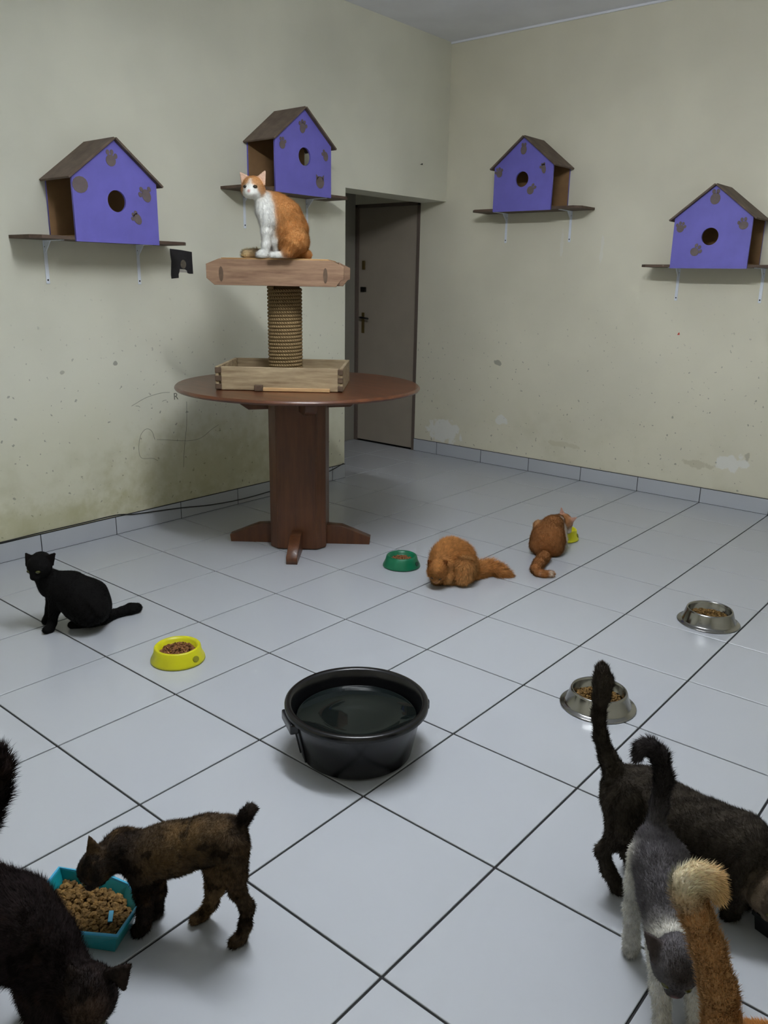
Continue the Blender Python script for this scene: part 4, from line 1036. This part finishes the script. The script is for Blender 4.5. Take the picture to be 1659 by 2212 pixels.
                  ('d', 0.006, 0.2, [(3.5381, 0.1785, 0.1887, 0.0104), (3.5379, 0.184, 0.1947, 0.0104)]),
                  ('g', 0.012, 0.5, [(3.5081, 0.1829, 0.2213, 0.0238), (3.5038, 0.1839, 0.2247, 0.0216)]),
                  ('d', 0.006, 0.2, [(3.525, 0.172, 0.189, 0.0104), (3.5209, 0.1754, 0.195, 0.0104)])],
       'ears': [('e', 0.0039, (3.4754, 0.1592, 0.287), (3.4927, 0.1607, 0.239), (3.5083, 0.1866, 0.26)),
                ('e', 0.0039, (3.5535, 0.2243, 0.2853), (3.5574, 0.2145, 0.243), (3.5321, 0.2064, 0.2607))],
       'paints': [(3.5381, 0.162, 0.1831, 0.006, 0.004, 'nose'), (3.5153, 0.1144, 0.2441, 0.0126, 0.01, 'w'), (3.4834, 0.257, 0.2072, 0.0121, 0.01, 'w'),
                  (3.5406, 0.1596, 0.2472, 0.0216, 0.01, 'd')],
       'eyes': [(3.5522, 0.1735, 0.208, 0.0093, 0.271, -0.5737, -0.7729), (3.5213, 0.158, 0.2087, 0.0093, 0.271, -0.5737, -0.7729)],
       'pal': {'g': (92, 89, 92), 'w': (205, 202, 194), 'd': (58, 54, 54), 'nose': (120, 90, 88), 'e': (80, 72, 72)},
       'fur': 0.011,
       'nfur': 80000,
       'eyecol': (80, 80, 30),
       'var': 0.35,
       'label': 'grey and white cat walking toward the camera with its tail up'},
 'i': {'root': (3.6576, 0.1172, 0.0),
       'step': 0.0045,
       'chains': [('t', 0.012, 1.0,
                   [(3.6476, 0.0829, 0.2179, 0.0321), (3.6366, 0.0997, 0.2277, 0.0281), (3.6316, 0.0956, 0.2539, 0.0265), (3.6198, 0.0858, 0.3254, 0.0246),
                    (3.5993, 0.0687, 0.4041, 0.0221), (3.5819, 0.0542, 0.4598, 0.0204), (3.5657, 0.0408, 0.5, 0.0195)]),
                  ('c', 0.012, 1.0, [(3.5657, 0.0408, 0.5, 0.0195), (3.5625, 0.0381, 0.5233, 0.0173), (3.5754, 0.0488, 0.5328, 0.0173)]),
                  ('l', 0.012, 1.0, [(3.5754, 0.0488, 0.5328, 0.0173), (3.591, 0.0618, 0.5258, 0.0166), (3.6009, 0.0701, 0.501, 0.0132)]),
                  ('o', 0.02, 1.0, [(3.952, -0.0802, 0.235, 0.062), (3.8598, -0.0007, 0.225, 0.072), (3.7651, 0.0506, 0.225, 0.072), (3.705, 0.0916, 0.215, 0.066)]),
                  ('o', 0.012, 1.0,
                   [(3.655, 0.05, 0.19, 0.05), (3.6422, 0.0654, 0.13, 0.032), (3.6192, 0.0853, 0.075, 0.019), (3.6294, 0.0808, 0.03, 0.016),
                    (3.6454, 0.0615, 0.017, 0.017)]),
                  ('o', 0.012, 1.0,
                   [(3.7396, 0.1204, 0.19, 0.05), (3.7268, 0.1357, 0.13, 0.032), (3.7038, 0.1556, 0.075, 0.019), (3.714, 0.1511, 0.03, 0.016),
                    (3.73, 0.1319, 0.017, 0.017)]),
                  ('l', 0.012, 1.0, [(3.8943, -0.0891, 0.19, 0.042), (3.8943, -0.0891, 0.1, 0.024), (3.8943, -0.0891, 0.03, 0.017), (3.9103, -0.1083, 0.017, 0.018)]),
                  ('l', 0.012, 1.0, [(3.9558, -0.0379, 0.19, 0.042), (3.9558, -0.0379, 0.1, 0.024), (3.9558, -0.0379, 0.03, 0.017), (3.9718, -0.0572, 0.017, 0.018)]),
                  ('o', 0.02, 1.0, [(4.0185, -0.1289, 0.29, 0.04), (3.9724, -0.0892, 0.26, 0.05)]),
                  ('o', 0.014, 0.5, [(4.0525, -0.1605, 0.3112, 0.0413), (4.0377, -0.1475, 0.3153, 0.0413)]),
                  ('l', 0.012, 0.3, [(4.0782, -0.183, 0.2869, 0.0173), (4.0623, -0.1691, 0.2962, 0.0288)]),
                  ('o', 0.012, 0.5, [(4.0649, -0.1445, 0.2982, 0.0264), (4.0639, -0.1385, 0.2992, 0.024)]),
                  ('l', 0.006, 0.2, [(4.0851, -0.1783, 0.2826, 0.0115), (4.0804, -0.1709, 0.2843, 0.0115)]),
                  ('o', 0.012, 0.5, [(4.0383, -0.1748, 0.2982, 0.0264), (4.0322, -0.1746, 0.2992, 0.024)]),
                  ('l', 0.006, 0.2, [(4.0744, -0.1905, 0.2826, 0.0115), (4.0664, -0.1867, 0.2843, 0.0115)])],
       'ears': [('e', 0.0043, (4.0823, -0.1324, 0.3815), (4.0629, -0.1505, 0.3452), (4.0758, -0.1235, 0.3298)),
                ('e', 0.0043, (4.0285, -0.1937, 0.3815), (4.0439, -0.1721, 0.3452), (4.0188, -0.1884, 0.3298))],
       'paints': [(4.0924, -0.1955, 0.2879, 0.0067, 0.004, 'nose')],
       'eyes': [(4.0892, -0.1672, 0.307, 0.0103, 0.7359, -0.6458, -0.2036), (4.0639, -0.196, 0.307, 0.0103, 0.7359, -0.6458, -0.2036)],
       'pal': {'t': (186, 144, 98), 'o': (160, 112, 62), 'c': (222, 208, 180), 'l': (196, 164, 118), 'nose': (160, 100, 90), 'e': (180, 120, 80)},
       'fur': 0.015,
       'nfur': 90000,
       'eyecol': (80, 70, 25),
       'var': 0.2,
       'label': 'ginger cat nearest the camera at lower right, its hooked tail raised'}}

def smin(a, b, k):
    h = np.clip(0.5 + 0.5*(b - a)/k, 0, 1)
    return b*(1-h) + a*h - k*h*(1-h)

def d_cone(P, a, b):
    pa = P - a[:3]; ba = b[:3] - a[:3]
    t = np.clip((pa @ ba) / max(float(ba @ ba), 1e-9), 0, 1)
    return np.linalg.norm(pa - t[..., None]*ba, axis=-1) - (a[3] + (b[3]-a[3])*t)

def d_tri(P, a, b, c, th):
    """thin rounded triangle (an ear): distance to the solid triangle minus its half thickness"""
    ba, cb, ac = b-a, c-b, a-c
    pa, pb, pc = P-a, P-b, P-c
    n = np.cross(ba, ac)
    ins = (np.sign(pa @ np.cross(ba, n)) + np.sign(pb @ np.cross(cb, n)) + np.sign(pc @ np.cross(ac, n))) >= 2.0
    def seg(e, p):
        t = np.clip((p @ e)/(e @ e), 0, 1); q = e*t[..., None] - p
        return (q*q).sum(-1)
    edge = np.minimum(np.minimum(seg(ba, pa), seg(cb, pb)), seg(ac, pc))
    return np.sqrt(np.where(ins, (pa @ n)**2/(n @ n), edge)) - th

def surface_nets(D, org, h):
    nx, ny, nz = D.shape
    ins = D < 0
    off = [(0,0,0),(1,0,0),(0,1,0),(1,1,0),(0,0,1),(1,0,1),(0,1,1),(1,1,1)]
    cnt = sum(ins[i:nx-1+i, j:ny-1+j, k:nz-1+k].astype(np.int8) for i, j, k in off)
    act = (cnt > 0) & (cnt < 8)
    idx = np.argwhere(act)
    ids = -np.ones(act.shape, np.int64); ids[act] = np.arange(len(idx))
    val = [D[idx[:,0]+i, idx[:,1]+j, idx[:,2]+k] for i, j, k in off]
    edges = [(0,1),(2,3),(4,5),(6,7),(0,2),(1,3),(4,6),(5,7),(0,4),(1,5),(2,6),(3,7)]
    acc = np.zeros((len(idx), 3)); num = np.zeros(len(idx))
    O = np.array(off, float)
    for a, b in edges:
        va, vb = val[a], val[b]
        m = (va < 0) != (vb < 0)
        t = np.where(m, va/np.where(m, va-vb, 1), 0)
        acc += np.where(m[:, None], O[a] + t[:, None]*(O[b]-O[a]), 0); num += m
    verts = org + (idx + acc/num[:, None])*h
    faces = []
    for ax in range(3):
        sl0 = [slice(1, -1)]*3; sl0[ax] = slice(0, D.shape[ax]-1)
        sl1 = list(sl0); sl1[ax] = slice(1, D.shape[ax])
        A_, B_ = ins[tuple(sl0)], ins[tuple(sl1)]
        ch = np.argwhere(A_ != B_)
        if len(ch) == 0: continue
        flip = A_[tuple(ch.T)]
        base = ch + np.array([1 if i != ax else 0 for i in range(3)])
        u, v = (ax+1) % 3, (ax+2) % 3
        def cell(du, dv):
            c = base.copy(); c[:, u] -= du; c[:, v] -= dv
            return ids[tuple(c.T)]
        q = np.stack([cell(0,0), cell(1,0), cell(1,1), cell(0,1)], 1)
        q = np.where(flip[:, None], q, q[:, ::-1])
        faces.append(q)
    F = np.concatenate(faces)
    F = F[(F >= 0).all(1)]
    return verts, F

def fur_material(name, var, tort=None, stripe=None, strand=False):
    t = NT(name)
    at = t.node('ShaderNodeAttribute'); at.attribute_name = 'fur_color'
    base = at.outputs['Color']
    co = t.coord('Object')
    n1 = t.noise(co, 55.0, 4, 0.6); n2 = t.noise(co, 9.0, 3)
    if tort:
        m = t.mr(t.noise(co, 15.0, 4, 0.6), 0.5, 0.7)
        base = t.mix(t.math('MULTIPLY', m, 0.55), base, lin(tort))
        m2 = t.mr(t.noise(t.mapping(co, loc=(3, 1, 2)), 21.0, 4, 0.6), 0.52, 0.62)
        base = t.mix(t.math('MULTIPLY', m2, 0.7), base, lin((26, 21, 19)))
    if stripe:
        w = t.node('ShaderNodeTexWave', wave_type='BANDS', bands_direction='X'); t.l.new(t.mapping(co, rot=(0, 0, 0.6)), w.inputs['Vector'])
        w.inputs['Scale'].default_value = 9.0; w.inputs['Distortion'].default_value = 5.0; w.inputs['Detail'].default_value = 3
        base = t.mix(t.math('MULTIPLY', t.mr(w.outputs['Fac'], 0.45, 0.75), 0.45), base, lin(stripe))
    f = t.mr(t.math('ADD', t.math('MULTIPLY', n1, 0.65), t.math('MULTIPLY', n2, 0.35)), 0.35, 0.65, 1-var, 1+var*0.8, smooth=False)
    nd = t.node('ShaderNodeVectorMath', operation='SCALE'); t.l.new(base, nd.inputs[0]); t.l.new(f, nd.inputs[3])
    an = t.node('ShaderNodeAttribute'); an.attribute_name = 'fur_normal'
    bp = t.node('ShaderNodeBump'); t.l.new(n1, bp.inputs['Height']); bp.inputs['Strength'].default_value = 0.25; bp.inputs['Distance'].default_value = 0.004
    t.l.new(an.outputs['Vector'], bp.inputs['Normal']); t.l.new(bp.outputs[0], t.b.inputs['Normal'])
    if strand:                                   # hair lets light through
        t.n.remove(t.b)
        df = t.node('ShaderNodeBsdfDiffuse'); tl = t.node('ShaderNodeBsdfTranslucent'); mx = t.node('ShaderNodeMixShader')
        for sh in (df, tl):
            t.l.new(nd.outputs[0], sh.inputs['Color'])
        t.l.new(an.outputs['Vector'], df.inputs['Normal'])
        mx.inputs[0].default_value = 0.45
        t.l.new(df.outputs[0], mx.inputs[1]); t.l.new(tl.outputs[0], mx.inputs[2])
        t.l.new(mx.outputs[0], t.n['Material Output'].inputs['Surface'])
        return t.m
    t.set(nd.outputs[0], 0.85, 0, 0.15)
    return t.m

def build_cat(spec):
    h = spec['step']; root = np.array(spec['root'])
    prims = []                                   # (kind, data, colour key, blend, fur scale, flow vector)
    for col, k, fl, pts in spec['chains']:
        p = np.array(pts)
        for a, b in zip(p, p[1:]):
            v = b[:3]-a[:3]; v = v/max(np.linalg.norm(v), 1e-6)
            prims.append(('c', (a, b), col, k, fl, v))
    for col, th, tip, a, b in spec['ears']:
        tip, a, b = (np.array(q_) for q_ in (tip, a, b)); v = tip-(a+b)/2
        prims.append(('e', (tip, a, b, th), col, 0.006, 0.35, v/np.linalg.norm(v)))
    lo, hi = [], []
    for kd, d, *_ in prims:
        if kd == 'c':
            for e in d: lo.append(e[:3]-e[3]); hi.append(e[:3]+e[3])
        else:
            for e in d[:3]: lo.append(e-d[3]); hi.append(e+d[3])
    lo = np.min(lo, 0) - 0.02; hi = np.max(hi, 0) + 0.02
    n = np.ceil((hi-lo)/h).astype(int) + 1
    D = np.full(n, 1.0, np.float32)
    def dist(pr, P):
        return d_cone(P, *pr[1]) if pr[0] == 'c' else d_tri(P, *pr[1])
    for pr in prims:
        kd, d, col, k, fl, v = pr
        if kd == 'c':
            bl = np.minimum(d[0][:3]-d[0][3], d[1][:3]-d[1][3]); bh = np.maximum(d[0][:3]+d[0][3], d[1][:3]+d[1][3])
        else:
            bl = np.min(d[:3], 0)-d[3]; bh = np.max(d[:3], 0)+d[3]
        m = k + 0.012
        i0 = np.clip(((bl-m-lo)/h).astype(int), 0, n-1); i1 = np.clip(((bh+m-lo)/h).astype(int)+2, 1, n)
        ax = [lo[i] + np.arange(i0[i], i1[i])*h for i in range(3)]
        P = np.stack(np.meshgrid(*ax, indexing='ij'), -1)
        sl = tuple(slice(i0[i], i1[i]) for i in range(3))
        D[sl] = smin(D[sl], dist(pr, P), k)
    V, F = surface_nets(D, lo, h)
    fz = spec['root'][2]
    V[:, 2] = np.maximum(V[:, 2], fz + 0.0008)
    # colours, flow and fur length per vertex from the nearest shapes
    pal = {k_: np.array(lin(c)[:3]) for k_, c in spec['pal'].items()}
    wsum = np.zeros(len(V)); csum = np.zeros((len(V), 3)); fsum = np.zeros((len(V), 3)); lsum = np.zeros(len(V))
    DD = np.stack([dist(pr, V) for pr in prims])
    W_ = np.exp(-(DD - DD.min(0))/0.005)
    for w, pr in zip(W_, prims):
        wsum += w; csum += w[:, None]*pal[pr[2]]; fsum += w[:, None]*pr[5]; lsum += w*pr[4]
    C_ = csum/wsum[:, None]; Fl = fsum/wsum[:, None]; Ln = lsum/wsum
    for x, y, z, r, soft, col in spec['paints']:
        d = np.linalg.norm(V - np.array((x, y, z)), axis=1) - r
        m = 1/(1+np.exp(np.clip(d/soft*3.0, -30, 30)))
        C_ = C_*(1-m[:, None]) + pal[col]*m[:, None]
        if col == 'nose': Ln = Ln*(1-m)
    rt = empty('cat', tuple(root))
    set_props(rt, spec['label'], 'cat')
    mat = fur_material('fur', spec['var'], spec.get('tort'), spec.get('stripe'))
    me = bpy.data.meshes.new('body')
    me.from_pydata((V-root).tolist(), [], F.tolist()); me.update()
    at = me.attributes.new('fur_color', 'FLOAT_COLOR', 'POINT')
    at.data.foreach_set('color', np.concatenate([C_, np.ones((len(V), 1))], 1).astype(np.float32).ravel())
    link_mesh('body', me, mat, rt, smooth=True)
    # fur strands: slim single blades rooted in the skin
    N = np.empty(len(V)*3); me.vertices.foreach_get('normal', N); N = N.reshape(-1, 3)
    bn = me.attributes.new('fur_normal', 'FLOAT_VECTOR', 'POINT'); bn.data.foreach_set('vector', N.astype(np.float32).ravel())
    a3 = V[F]
    area = 0.5*np.linalg.norm(np.cross(a3[:,2]-a3[:,0], a3[:,3]-a3[:,1]), axis=1)
    cnt = spec['nfur']
    fi = rng.choice(len(F), cnt, p=area/area.sum())
    uv = rng.random((cnt, 2)); w4 = np.stack([(1-uv[:,0])*(1-uv[:,1]), uv[:,0]*(1-uv[:,1]), uv[:,0]*uv[:,1], (1-uv[:,0])*uv[:,1]], 1)
    ip = lambda X: (X[F[fi]]*w4[..., None]).sum(1)
    p0, nn, cc, ff = ip(V), ip(N), ip(C_), ip(Fl)
    ll = (Ln[F[fi]]*w4).sum(1)
    nn /= np.linalg.norm(nn, axis=1)[:, None] + 1e-9
    ff = ff - (ff*nn).sum(1)[:, None]*nn
    ff /= np.linalg.norm(ff, axis=1)[:, None] + 1e-6
    dirv = nn*rng.uniform(0.25, 0.65, (cnt, 1)) + ff*rng.uniform(0.5, 1.0, (cnt, 1)) + rng.normal(0, 0.16, (cnt, 3))
    dirv /= np.linalg.norm(dirv, axis=1)[:, None]
    L = spec['fur']*ll*rng.uniform(0.35, 1.1, cnt)
    side = np.cross(dirv, nn); side /= np.linalg.norm(side, axis=1)[:, None] + 1e-6
    wd = 0.0005 + 0.0004*rng.random(cnt) + 0.015*L
    keep = L > 0.0012
    tip = p0 + dirv*L[:, None]; tip[:, 2] = np.maximum(tip[:, 2], fz + 0.001)
    b0 = p0 - side*wd[:, None] - nn*0.001; b1 = p0 + side*wd[:, None] - nn*0.001
    tri = np.stack([b0, b1, tip], 1)[keep]
    k = len(tri)
    fm = bpy.data.meshes.new('fur')
    fm.from_pydata((tri.reshape(-1, 3)-root).tolist(), [], np.arange(k*3).reshape(-1, 3).tolist()); fm.update()
    shade = rng.uniform(0.85, 1.15, (k, 1))
    rim_grade = np.array([1.15, 1.15, 1.75])[None, :, None]             # strands brightened, tips most: rim light put into the colour
    cols = np.concatenate([np.clip((cc[keep]*shade)[:, None, :]*rim_grade, 0, 1), np.ones((k, 3, 1))], 2).reshape(-1, 4)
    fa = fm.attributes.new('fur_color', 'FLOAT_COLOR', 'POINT'); fa.data.foreach_set('color', cols.astype(np.float32).ravel())
    nv = nn[keep] + 0.06*dirv[keep] + rng.normal(0, 0.16, (k, 3)); nv /= np.linalg.norm(nv, axis=1)[:, None]
    fn = fm.attributes.new('fur_normal', 'FLOAT_VECTOR', 'POINT'); fn.data.foreach_set('vector', np.repeat(nv, 3, axis=0).astype(np.float32).ravel())
    smat = fur_material('fur_strands', spec['var'], spec.get('tort'), spec.get('stripe'), True)
    set_props(link_mesh('fur', fm, smat, rt), kind='stuff')
    # eyes
    em = simple('cat_eye', spec['eyecol'], 0.1, spec=0.7)
    pm = simple('cat_pupil', (8, 8, 8), 0.1, spec=0.7)
    for x, y, z, r, fx, fy, fz_ in spec['eyes']:
        s = lathe('eye', [(r*math.sin(math.pi*i/8), -r*math.cos(math.pi*i/8)) for i in range(9)], 14)
        e = link_mesh('eye', s, em, rt, tuple(np.array((x, y, z))-root), smooth=True)
        s2 = lathe('pupil', [(r*0.5*math.sin(math.pi*i/6), -r*0.5*math.cos(math.pi*i/6)) for i in range(7)], 10)
        f_ = np.array((fx, fy, fz_))
        e.scale = (1.0, 1.0, 0.72)
        link_mesh('pupil', s2, pm, e, tuple(f_*r*0.58), smooth=True)
    return rt

for key in CATS: build_cat(CATS[key])
